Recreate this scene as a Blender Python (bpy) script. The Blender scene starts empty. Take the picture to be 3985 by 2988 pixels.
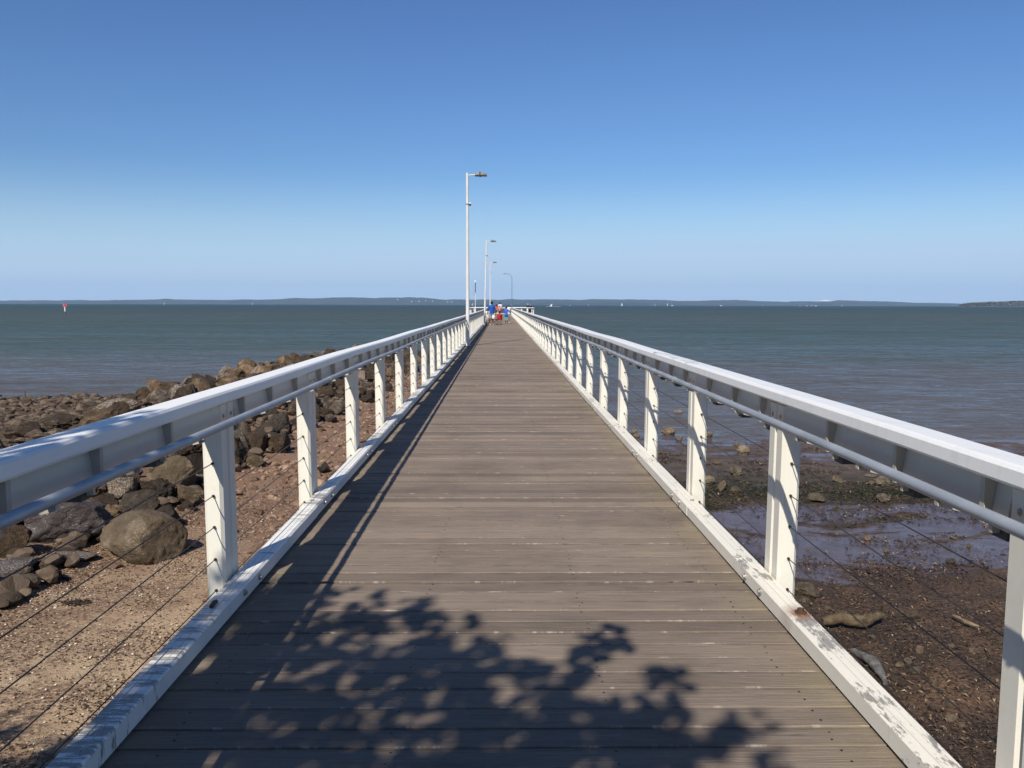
import bpy, bmesh, math, random
from mathutils import Vector, Matrix, noise

random.seed(11)
R = math.radians
SC = bpy.context.scene
COL = SC.collection
H = 1.547            # eye height above the deck
SEA = -1.95          # water level below the deck
FPX = 3270.0         # focal length in photo pixels

# ------------------------------------------------------------------ camera
fc = Vector((-42.0, 309.5, -FPX)).normalized()
rc = Vector((1, -0.0025, 0)); rc = (rc - fc * rc.dot(fc)).normalized()
uc = rc.cross(fc).normalized()
CAMPOS = Vector((-0.012, 0.0, H))
cam_d = bpy.data.cameras.new('camera'); cam = bpy.data.objects.new('camera', cam_d); COL.objects.link(cam)
cam_d.sensor_width = 36; cam_d.lens = 36 * FPX / 3985; cam_d.clip_start = 0.05; cam_d.clip_end = 60000
cam.matrix_world = Matrix((tuple(rc) + (CAMPOS.x,), tuple(fc) + (CAMPOS.y,), tuple(uc) + (CAMPOS.z,), (0, 0, 0, 1)))
SC.camera = cam

def ray(sx, sy):
    v = Vector(((sx - 1992.5) / FPX, -(sy - 1494.0) / FPX, -1))
    return Vector((rc.dot(v), fc.dot(v), uc.dot(v)))
def at_z(sx, sy, z):                       # where the line of sight meets the level z
    d = ray(sx, sy); return CAMPOS + d * ((z - CAMPOS.z) / d.z)
def at_y(sx, sy, y):                       # ... or the distance y along the pier
    d = ray(sx, sy); return CAMPOS + d * ((y - CAMPOS.y) / d.y)

# ------------------------------------------------------------------ helpers
def tag(o, label=None, cat=None, group=None, kind=None):
    if label: o['label'] = label
    if cat: o['category'] = cat
    if group: o['group'] = group
    if kind: o['kind'] = kind
    return o
def empty(name, loc=(0, 0, 0), rz=0):
    o = bpy.data.objects.new(name, None); COL.objects.link(o); o.location = loc; o.rotation_euler = (0, 0, rz)
    o.empty_display_size = 0.2
    return o
def link(name, me, mat=None, parent=None):
    o = bpy.data.objects.new(name, me); COL.objects.link(o)
    if mat is not None:
        for m in (mat if isinstance(mat, (list, tuple)) else [mat]): me.materials.append(m)
    if parent is not None: o.parent = parent
    return o
def build(name, bm, mat, parent=None, smooth=False, recalc=True):
    if recalc: bmesh.ops.recalc_face_normals(bm, faces=bm.faces[:])
    me = bpy.data.meshes.new(name); bm.to_mesh(me); bm.free()
    if smooth:
        for p in me.polygons: p.use_smooth = True
    return link(name, me, mat, parent)
def inst(src, parent, loc=None, name=None):
    o = src.copy(); COL.objects.link(o); o.parent = parent
    if loc is not None: o.location = loc
    return o
def copy_tree(o, parent=None):
    c = o.copy(); COL.objects.link(c); c.parent = parent
    for ch in [x for x in o.children]: copy_tree(ch, c)
    return c

def box(bm, x0, x1, y0, y1, z0, z1, mi=0):
    v = [bm.verts.new(p) for p in ((x0, y0, z0), (x1, y0, z0), (x1, y1, z0), (x0, y1, z0), (x0, y0, z1), (x1, y0, z1), (x1, y1, z1), (x0, y1, z1))]
    for f in ((0, 3, 2, 1), (4, 5, 6, 7), (0, 1, 5, 4), (1, 2, 6, 5), (2, 3, 7, 6), (3, 0, 4, 7)):
        bm.faces.new([v[i] for i in f]).material_index = mi
    return v
def sweep(bm, pts, ys, off=None, axis='y', mi=0, smooth=False):
    """a closed outline (a, z) carried along y (axis 'y') or an outline (x, y) carried along z"""
    rings = []
    for k, t in enumerate(ys):
        dx, dz = off[k] if off else (0, 0)
        rings.append([bm.verts.new((a + dx, t, b + dz) if axis == 'y' else (a, b, t)) for a, b in pts])
    n = len(pts)
    for r0, r1 in zip(rings, rings[1:]):
        for i in range(n):
            f = bm.faces.new((r0[i], r0[(i + 1) % n], r1[(i + 1) % n], r1[i])); f.material_index = mi; f.smooth = smooth
    for r in (rings[0], rings[-1]):
        bm.faces.new([bm.verts.new(v.co) for v in r] if smooth else r).material_index = mi
def tube(bm, pts, rad, seg=8, mi=0, caps=True):
    pts = [Vector(p) for p in pts]; rads = rad if isinstance(rad, (list, tuple)) else [rad] * len(pts)
    rings = []
    up = None
    for i, p in enumerate(pts):
        d = ((pts[min(i + 1, len(pts) - 1)] - pts[max(i - 1, 0)])).normalized()
        if up is None: up = Vector((0, 0, 1)) if abs(d.z) < 0.9 else Vector((1, 0, 0))
        s = d.cross(up).normalized(); t = s.cross(d).normalized(); up = t
        rings.append([bm.verts.new(p + (s * math.cos(a) + t * math.sin(a)) * rads[i]) for a in [2 * math.pi * k / seg for k in range(seg)]])
    for r0, r1 in zip(rings, rings[1:]):
        for k in range(seg):
            f = bm.faces.new((r0[k], r0[(k + 1) % seg], r1[(k + 1) % seg], r1[k])); f.material_index = mi; f.smooth = True
    if caps:
        for r in (rings[0], rings[-1]): bm.faces.new([bm.verts.new(v.co) for v in r]).material_index = mi
def ball(bm, c, r, sub=2, sc=(1, 1, 1), mi=0, rot=None):
    m = Matrix.Translation(c)
    if rot is not None: m = m @ rot
    m = m @ Matrix.Diagonal((sc[0], sc[1], sc[2], 1))
    g = bmesh.ops.create_icosphere(bm, subdivisions=sub, radius=r, matrix=m)
    for v in g['verts']:
        for f in v.link_faces: f.smooth = True; f.material_index = mi
def octagon(x0, x1, y0, y1, c):
    return [(x0 + c, y0), (x1 - c, y0), (x1, y0 + c), (x1, y1 - c), (x1 - c, y1), (x0 + c, y1), (x0, y1 - c), (x0, y0 + c)]
def mirror(pts, s): return [(a * s, b) for a, b in pts]

# ------------------------------------------------------------------ materials
class NT:
    def __init__(s, name):
        s.m = bpy.data.materials.new(name); s.m.use_nodes = True; s.t = s.m.node_tree; s.t.nodes.clear()
        s.out = s.n('ShaderNodeOutputMaterial'); s.b = s.n('ShaderNodeBsdfPrincipled'); s.l(s.b.outputs[0], s.out.inputs[0])
    def n(s, t, **kw):
        x = s.t.nodes.new(t)
        for k, v in kw.items(): setattr(x, k, v)
        return x
    def l(s, a, b): s.t.links.new(a, b)
    def coord(s, scale=(1, 1, 1), kind='Object', loc=None):
        c = s.n('ShaderNodeTexCoord'); m = s.n('ShaderNodeMapping'); m.inputs['Scale'].default_value = scale
        s.l(c.outputs[kind], m.inputs[0])
        if loc is not None: s.l(loc, m.inputs['Location'])
        return m.outputs[0]
    def noise(s, vec, scale, detail=4, rough=0.55, dist=0.0):
        x = s.n('ShaderNodeTexNoise'); x.inputs['Scale'].default_value = scale; x.inputs['Detail'].default_value = detail
        x.inputs['Roughness'].default_value = rough; x.inputs['Distortion'].default_value = dist
        if vec is not None: s.l(vec, x.inputs['Vector'])
        return x.outputs[0]
    def vor(s, vec, scale, feature='F1', out=0):
        x = s.n('ShaderNodeTexVoronoi', feature=feature); x.inputs['Scale'].default_value = scale
        if vec is not None: s.l(vec, x.inputs['Vector'])
        return x.outputs[out]
    def ramp(s, fac, stops, interp='LINEAR'):
        x = s.n('ShaderNodeValToRGB'); x.color_ramp.interpolation = interp
        e = x.color_ramp.elements
        while len(e) > 1: e.remove(e[-1])
        for i, (p, c) in enumerate(stops):
            q = e[0] if i == 0 else e.new(p)
            q.position = p
            c = c if isinstance(c, (tuple, list)) else (c, c, c)
            q.color = (c[0], c[1], c[2], 1)
        s.l(fac, x.inputs[0]); return x.outputs[0]
    def mix(s, fac, a, b, mode='MIX'):
        x = s.n('ShaderNodeMix', data_type='RGBA', blend_type=mode)
        for sock, v in ((x.inputs[0], fac), (x.inputs[6], a), (x.inputs[7], b)):
            if hasattr(v, 'is_linked') or isinstance(v, bpy.types.NodeSocket): s.l(v, sock)
            elif isinstance(v, (tuple, list)): sock.default_value = (v[0], v[1], v[2], 1)
            else: sock.default_value = v
        return x.outputs[2]
    def math(s, op, a, b=0.0, clamp=False):
        x = s.n('ShaderNodeMath', operation=op, use_clamp=clamp)
        for i, v in enumerate((a, b)):
            if isinstance(v, bpy.types.NodeSocket): s.l(v, x.inputs[i])
            else: x.inputs[i].default_value = v
        return x.outputs[0]
    def mrange(s, v, a, b, c=0.0, d=1.0):
        x = s.n('ShaderNodeMapRange'); s.l(v, x.inputs[0])
        for i, q in enumerate((a, b, c, d)): x.inputs[i + 1].default_value = q
        return x.outputs[0]
    def bump(s, h, strength=0.3, dist=0.01, normal=None):
        x = s.n('ShaderNodeBump'); x.inputs['Strength'].default_value = strength; x.inputs['Distance'].default_value = dist
        s.l(h, x.inputs['Height'])
        if normal is not None: s.l(normal, x.inputs['Normal'])
        return x.outputs[0]
    def sep(s, kind='Object'):
        c = s.n('ShaderNodeTexCoord'); x = s.n('ShaderNodeSeparateXYZ'); s.l(c.outputs[kind], x.inputs[0]); return x.outputs
    def wpos(s):
        g = s.n('ShaderNodeNewGeometry'); x = s.n('ShaderNodeSeparateXYZ'); s.l(g.outputs['Position'], x.inputs[0]); return g.outputs['Position'], x.outputs
    def done(s, color=None, rough=0.6, normal=None, spec=None, metal=None):
        b = s.b
        for key, v in (('Base Color', color), ('Roughness', rough), ('Specular IOR Level', spec), ('Metallic', metal)):
            if v is None: continue
            if isinstance(v, bpy.types.NodeSocket): s.l(v, b.inputs[key])
            elif isinstance(v, (tuple, list)): b.inputs[key].default_value = (v[0], v[1], v[2], 1)
            else: b.inputs[key].default_value = v
        if normal is not None: s.l(normal, b.inputs['Normal'])
        return s.m

def plain(name, c, rough=0.6, metal=0.0, var=0.12, scale=6.0):
    t = NT(name); v = t.coord()
    n = t.noise(v, scale, 5)
    dark = tuple(x * (1 - var) for x in c); lite = tuple(min(1, x * (1 + var)) for x in c)
    return t.done(t.ramp(n, [(0.3, dark), (0.7, lite)]), rough, metal=metal, normal=t.bump(n, 0.15, 0.004))

def paint_mat(name, c=(0.76, 0.75, 0.715), wear=0.0, stretch=(1, 1, 1), rust=None, ywin=None):
    """old white paint: faint dirt, flakes that show grey timber, runs"""
    t = NT(name); pos, xyz = t.wpos()
    g = t.n('ShaderNodeMapping'); g.inputs['Scale'].default_value = stretch; t.l(pos, g.inputs[0]); v = g.outputs[0]
    dirt = t.noise(v, 2.3, 6, 0.65); fine = t.noise(v, 24, 5, 0.6)
    col = t.ramp(dirt, [(0.25, tuple(x * 0.84 for x in c)), (0.45, tuple(x * 0.97 for x in c)), (0.75, c)])
    col = t.mix(t.math('MULTIPLY', t.ramp(fine, [(0.62, 0), (0.8, 1)]), 0.22), col, (0.42, 0.38, 0.31))
    drip = t.n('ShaderNodeMapping'); drip.inputs['Scale'].default_value = (26, 26, 1.1); t.l(pos, drip.inputs[0])
    dm = t.math('MULTIPLY', t.ramp(t.noise(drip.outputs[0], 1.0, 4, 0.6), [(0.60, 0), (0.74, 1)]), t.ramp(t.noise(pos, 1.3, 3), [(0.42, 0), (0.62, 1)]))
    nz = t.n('ShaderNodeNewGeometry'); sn = t.n('ShaderNodeSeparateXYZ'); t.l(nz.outputs['True Normal'], sn.inputs[0])
    upf = t.ramp(sn.outputs[2], [(0.45, 0), (0.75, 1)])
    col = t.mix(t.math('MULTIPLY', dm, t.math('SUBTRACT', 0.30, t.math('MULTIPLY', upf, 0.30))), col, (0.36, 0.235, 0.12))
    if wear > 0:
        a = t.noise(v, 5.5, 8, 0.74); bscale = t.noise(pos, 0.9, 2)
        m = t.math('ADD', t.math('MULTIPLY', a, 0.75), t.math('MULTIPLY', bscale, 0.45))
        m = t.math('SUBTRACT', m, t.math('MULTIPLY', t.math('SUBTRACT', 1.0, upf), 0.075))
        if ywin:
            m = t.math('SUBTRACT', m, t.math('SUBTRACT', 0.5, t.math('MULTIPLY', 0.5, t.math('MULTIPLY', t.mrange(xyz[1], ywin[0], ywin[0] + 0.6), t.mrange(xyz[1], ywin[1], ywin[1] - 0.6)))))
        mask = t.ramp(m, [(0.72 - wear, 0), (0.75 - wear, 0.9)])
        wood = t.ramp(t.noise(v, 30, 4), [(0.3, (0.165, 0.15, 0.128)), (0.7, (0.32, 0.295, 0.255))])
        col = t.mix(mask, col, wood)
    if rust:
        cx, cy, rad = rust
        dx = t.math('SUBTRACT', xyz[0], cx); dy = t.math('MULTIPLY', t.math('SUBTRACT', xyz[1], cy), 0.75)
        d = t.math('SQRT', t.math('ADD', t.math('MULTIPLY', dx, dx), t.math('MULTIPLY', dy, dy)))
        d = t.math('ADD', d, t.math('MULTIPLY', t.math('SUBTRACT', t.noise(pos, 40, 4), 0.5), 0.05))
        col = t.mix(t.ramp(t.math('DIVIDE', d, rad), [(0.25, (0.95, 0.95, 0.95)), (0.5, (0.45, 0.45, 0.45)), (1.0, (0, 0, 0))]), col, (0.22, 0.065, 0.014))
    h = t.math('ADD', t.math('MULTIPLY', fine, 0.5), t.math('MULTIPLY', dirt, 0.5))
    return t.done(col, 0.42, t.bump(h, 0.25, 0.004), spec=0.4)

M = {}
M['paint'] = paint_mat('white_paint')
M['paint_cap'] = paint_mat('white_cap_paint', (0.83, 0.81, 0.765), wear=0.0, stretch=(1, 0.35, 1))
M['paint_cap_worn'] = paint_mat('scuffed_cap_paint', (0.83, 0.81, 0.765), wear=0.10, stretch=(2.0, 3.0, 1), ywin=(5.6, 8.4))
M['paint_cream'] = paint_mat('cream_post_paint', (0.76, 0.725, 0.62))
M['fascia'] = paint_mat('grimy_shaded_fascia_paint', (0.62, 0.58, 0.50))  # lowered base colour: grime plus painted-in shade of the overhanging cap
M['bracket'] = paint_mat('shade_toned_bracket_paint', (0.44, 0.415, 0.36))  # white brackets darkened in colour to stand in for shade under the cap
M['kerb_left'] = paint_mat('flaking_kerb_paint', (0.80, 0.775, 0.72), wear=0.085, stretch=(0.7, 4.5, 1))
M['kerb_right'] = paint_mat('worn_kerb_paint', (0.79, 0.74, 0.625), wear=0.058, stretch=(3.2, 0.9, 1), rust=(1.415, 3.86, 0.10))

def galv():
    t = NT('galvanised_steel'); v = t.coord()
    s = t.noise(v, 60, 4); b = t.noise(v, 3, 3)
    return t.done(t.mix(t.ramp(b, [(0.35, 0), (0.7, 1)]), (0.30, 0.32, 0.34), (0.42, 0.44, 0.46)), t.ramp(s, [(0.3, 0.38), (0.7, 0.55)]), t.bump(s, 0.1, 0.001), metal=0.3)
M['galv'] = galv()
M['wire'] = plain('stainless_wire', (0.075, 0.055, 0.042), 0.45, 0.6)
M['bolt'] = plain('weathered_bolt', (0.42, 0.39, 0.34), 0.5, 0.5, 0.3, 40)
M['rusty'] = plain('rusty_iron', (0.10, 0.055, 0.03), 0.8, 0.3, 0.5, 60)
M['dark_steel'] = plain('dark_bracket', (0.055, 0.055, 0.055), 0.6, 0.3)
M['pole_white'] = plain('pole_paint', (0.62, 0.605, 0.57), 0.4, 0.0, 0.08, 3)
M['lamp_dark'] = plain('lamp_casing', (0.035, 0.03, 0.028), 0.45)
M['lamp_body'] = plain('lamp_aluminium', (0.36, 0.33, 0.28), 0.35, 0.4)
M['lamp_glass'] = plain('lamp_lens', (0.12, 0.11, 0.10), 0.2)

def deck_mat():
    t = NT('weathered_deck_timber')
    at = t.n('ShaderNodeAttribute'); at.attribute_name = 'plank'
    sp = t.n('ShaderNodeSeparateColor'); t.l(at.outputs['Color'], sp.inputs[0])
    r, r2 = sp.outputs[0], sp.outputs[1]
    c = t.n('ShaderNodeTexCoord'); a = t.n('ShaderNodeVectorMath', operation='ADD'); t.l(c.outputs['Object'], a.inputs[0])
    cb = t.n('ShaderNodeCombineXYZ'); t.l(t.math('MULTIPLY', r, 37.0), cb.inputs[0]); t.l(t.math('MULTIPLY', r2, 11.0), cb.inputs[2]); t.l(cb.outputs[0], a.inputs[1])
    def mp(sc):
        m = t.n('ShaderNodeMapping'); m.inputs['Scale'].default_value = sc; t.l(a.outputs[0], m.inputs[0]); return m.outputs[0]
    grain = t.noise(mp((2.6, 55, 4)), 1.0, 7, 0.72, 0.8)
    streak = t.noise(mp((9.0, 120, 4)), 1.0, 3, 0.6)
    blotch = t.noise(mp((1.6, 5.0, 1)), 1.0, 6, 0.65)
    stain = t.noise(c.outputs['Object'], 1.1, 6, 0.62)
    base = t.ramp(grain, [(0.25, (0.170, 0.131, 0.098)), (0.5, (0.221, 0.175, 0.134)), (0.78, (0.274, 0.222, 0.174))])
    tint = t.ramp(r, [(0.0, (0.72, 0.71, 0.71)), (0.12, (0.90, 0.89, 0.89)), (0.5, (1.0, 0.99, 0.98)), (0.88, (1.10, 1.08, 1.06)), (1.0, (1.24, 1.20, 1.14))])
    base = t.mix(1.0, base, tint, 'MULTIPLY')
    base = t.mix(1.0, base, t.ramp(blotch, [(0.25, (0.76, 0.75, 0.75)), (0.45, (0.96, 0.96, 0.96)), (0.62, (1.04, 1.03, 1.02)), (0.82, (1.22, 1.18, 1.11))]), 'MULTIPLY')
    base = t.mix(1.0, base, t.ramp(stain, [(0.30, (0.78, 0.77, 0.76)), (0.48, (1.0, 1.0, 1.0)), (0.72, (1.14, 1.13, 1.12))]), 'MULTIPLY')
    # pale splinters and dark checks, both short
    base = t.mix(t.math('MULTIPLY', t.ramp(streak, [(0.68, 0), (0.76, 1)]), 0.6), base, (0.44, 0.37, 0.29))
    chk = t.noise(mp((5.0, 130, 9)), 1.0, 3, 0.5)
    base = t.mix(t.math('MULTIPLY', t.ramp(chk, [(0.25, 1), (0.31, 0)]), 0.85), base, (0.035, 0.03, 0.026))
    # soft dark edges where water lies along the joints, pale splintered bits beside them
    ed = sp.outputs[2]; eb = t.noise(mp((7, 3, 1)), 1.0, 5, 0.7)
    dark = t.math('MULTIPLY', t.ramp(ed, [(0.80, 0), (0.97, 1)]), t.ramp(eb, [(0.40, 0), (0.60, 1)]))
    base = t.mix(t.math('MULTIPLY', dark, 0.7), base, (0.075, 0.06, 0.048))
    edge = t.math('MULTIPLY', t.ramp(ed, [(0.0, 1), (0.08, 0)]), t.ramp(t.noise(mp((12, 2, 1)), 1.0, 4, 0.7), [(0.56, 0), (0.66, 1)]))
    base = t.mix(t.math('MULTIPLY', edge, 0.6), base, (0.46, 0.41, 0.34))
    # green-yellow growth by the kerbs
    xs = t.sep()
    ax = t.math('ABSOLUTE', xs[0])
    alg = t.math('MULTIPLY', t.mrange(ax, 1.05, 1.38), t.ramp(t.noise(c.outputs['Object'], 2.2, 5), [(0.42, 0), (0.65, 1)]))
    base = t.mix(t.math('MULTIPLY', alg, 0.45), base, (0.25, 0.22, 0.12))
    h = t.math('ADD', grain, t.math('MULTIPLY', chk, 0.7))
    return t.done(base, 0.72, t.bump(h, 0.8, 0.008), spec=0.3)
M['deck'] = deck_mat()
M['under_timber'] = plain('dark_bearer_timber', (0.10, 0.08, 0.065), 0.85, 0, 0.35, 4)
M['nail'] = plain('nail_head', (0.03, 0.026, 0.024), 0.7, 0.3)

# ------------------------------------------------------------------ light, sky
SUN_AZ = R(20.0); SUN_EL = R(43.4)
sd = Vector((-math.sin(SUN_AZ) * math.cos(SUN_EL), -math.cos(SUN_AZ) * math.cos(SUN_EL), math.sin(SUN_EL)))   # towards the sun
sl = bpy.data.lights.new('sun', 'SUN'); sl.energy = 5.0; sl.angle = R(0.53); sl.color = (1.0, 0.945, 0.86)
so = bpy.data.objects.new('sun', sl); COL.objects.link(so)
so.rotation_euler = sd.to_track_quat('Z', 'Y').to_euler()
w = bpy.data.worlds.new('World'); SC.world = w; w.use_nodes = True
nt = w.node_tree; nt.nodes.clear()
wo = nt.nodes.new('ShaderNodeOutputWorld'); bg = nt.nodes.new('ShaderNodeBackground'); sky = nt.nodes.new('ShaderNodeTexSky')
sky.sky_type = 'NISHITA'; sky.sun_disc = False; sky.sun_elevation = SUN_EL; sky.sun_rotation = R(200.0)
sky.altitude = 0; sky.air_density = 1.0; sky.dust_density = 0.2; sky.ozone_density = 6.0
# clear dry air: a deeper blue overhead, and the pale aerosol band that sits on the horizon
gm_ = nt.nodes.new('ShaderNodeGamma'); gm_.inputs[1].default_value = 1.36; nt.links.new(sky.outputs[0], gm_.inputs[0])
tc_ = nt.nodes.new('ShaderNodeTexCoord'); sz_ = nt.nodes.new('ShaderNodeSeparateXYZ'); nt.links.new(tc_.outputs['Generated'], sz_.inputs[0])
mr_ = nt.nodes.new('ShaderNodeMapRange'); mr_.interpolation_type = 'SMOOTHSTEP'; nt.links.new(sz_.outputs[2], mr_.inputs[0])
for i_, v_ in enumerate((0.0, 0.16, 1.0, 0.0)): mr_.inputs[i_ + 1].default_value = v_
mx_ = nt.nodes.new('ShaderNodeMix'); mx_.data_type = 'RGBA'; nt.links.new(mr_.outputs[0], mx_.inputs[0]); 
lo_ = nt.nodes.new('ShaderNodeMapRange'); lo_.interpolation_type = 'SMOOTHSTEP'; nt.links.new(sz_.outputs[2], lo_.inputs[0])
for i_, v_ in enumerate((0.05, 0.36, 0.81, 1.0)): lo_.inputs[i_ + 1].default_value = v_
ml_ = nt.nodes.new('ShaderNodeVectorMath'); ml_.operation = 'SCALE'; nt.links.new(gm_.outputs[0], ml_.inputs[0]); nt.links.new(lo_.outputs[0], ml_.inputs['Scale'])
nt.links.new(ml_.outputs[0], mx_.inputs[6])
mx_.inputs[7].default_value = (8.3, 11.4, 14.9, 1)
bg.inputs[1].default_value = 0.053
dk_ = nt.nodes.new('ShaderNodeMix'); dk_.data_type = 'RGBA'; dk_.blend_type = 'DARKEN'; dk_.inputs[0].default_value = 1.0
nt.links.new(mx_.outputs[2], dk_.inputs[6]); dk_.inputs[7].default_value = (8.3, 11.3, 15.0, 1)      # no glare round the sun: the lamp is the sun
nt.links.new(dk_.outputs[2], bg.inputs[0]); nt.links.new(bg.outputs[0], wo.inputs[0])
vs = SC.view_settings; vs.view_transform = 'Standard'; vs.look = 'None'; vs.exposure = 0.17; vs.gamma = 1.0; vs.use_curve_mapping = False
SC.cycles.max_bounces = 8; SC.cycles.volume_bounces = 1
# ------------------------------------------------------------------ the ground
def sstep(a, b, x):
    t = max(0.0, min(1.0, (x - a) / (b - a))); return t * t * (3 - 2 * t)
def lerp(a, b, t): return a + (b - a) * t
def pl(x, pts):
    if x <= pts[0][0]: return pts[0][1]
    for (a, b), (c, d) in zip(pts, pts[1:]):
        if x <= c: return b + (d - b) * (x - a) / (c - a)
    return pts[-1][1]
def bank(x, y):                            # core of the breakwater, metres above the beach
    e = sstep(5.0, 9.5, y) * (1 - sstep(60, 66, y))
    p = pl(-x, [(4.3, 0), (5.6, 0.16), (7.6, 0.32), (9.2, 0.42), (10.6, 0.38), (12.2, 0.08), (13.4, 0)])
    return e * p
def shore(x, y):
    left = pl(y, [(-30, 0.4), (-6, -0.12), (-2, -0.30), (1.5, -1.25), (4, -1.42), (9, -1.50), (18, -1.62), (30, -1.78), (44, -1.97), (60, -2.35), (90, -3.2), (300, -5)])
    far_left = pl(y, [(-30, 0.4), (-6, -0.12), (0, -0.6), (6, -1.3), (18, -1.60), (27, -1.86), (30.5, -1.96), (40, -2.3), (90, -3.3), (300, -5)])
    right = pl(y, [(-30, 0.4), (-6, -0.12), (-1, -0.9), (3, -1.66), (7, -1.76), (12, -1.855), (17, -1.90), (20.5, -1.925), (22.5, -1.965), (30, -2.2), (60, -3.0), (300, -5)])
    z = lerp(left, far_left, sstep(10.5, 14.5, -x))
    return lerp(z, right, sstep(-0.8, 1.6, x))
def gz(x, y):
    z = shore(x, y) + bank(x, y)
    n = noise.noise(Vector((x * 0.35, y * 0.35, 1.7))) * 0.045 + noise.noise(Vector((x * 1.3, y * 1.3, 5.1))) * 0.02
    amp = 1.0 if x < 0.5 else 0.42
    z += n * amp * sstep(0, 4, y + 4)
    if 60 > y > 4 and x < 0: z += noise.noise(Vector((x * 4.3, y * 4.3, 9.0))) * 0.012
    return z
def span(a, b, st):
    n = max(1, int(round((b - a) / st))); return [a + (b - a) * i / n for i in range(n)]
xs = span(-400, -60, 40) + span(-60, -22, 3) + span(-22, -13, 0.6) + span(-13, 9, 0.16) + span(9, 20, 0.5) + span(20, 60, 3) + span(60, 400, 40) + [400]
ys = span(-300, -30, 30) + span(-30, -8, 2) + span(-8, 3, 0.5) + span(3, 16, 0.14) + span(16, 34, 0.25) + span(34, 70, 0.8) + span(70, 300, 20) + [300]
nx = len(xs)
gv = [(x, y, gz(x, y)) for y in ys for x in xs]
gf = [(j * nx + i, j * nx + i + 1, (j + 1) * nx + i + 1, (j + 1) * nx + i) for j in range(len(ys) - 1) for i in range(nx - 1)]
gm = bpy.data.meshes.new('ground'); gm.from_pydata(gv, [], gf)
for p in gm.polygons: p.use_smooth = True

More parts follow.
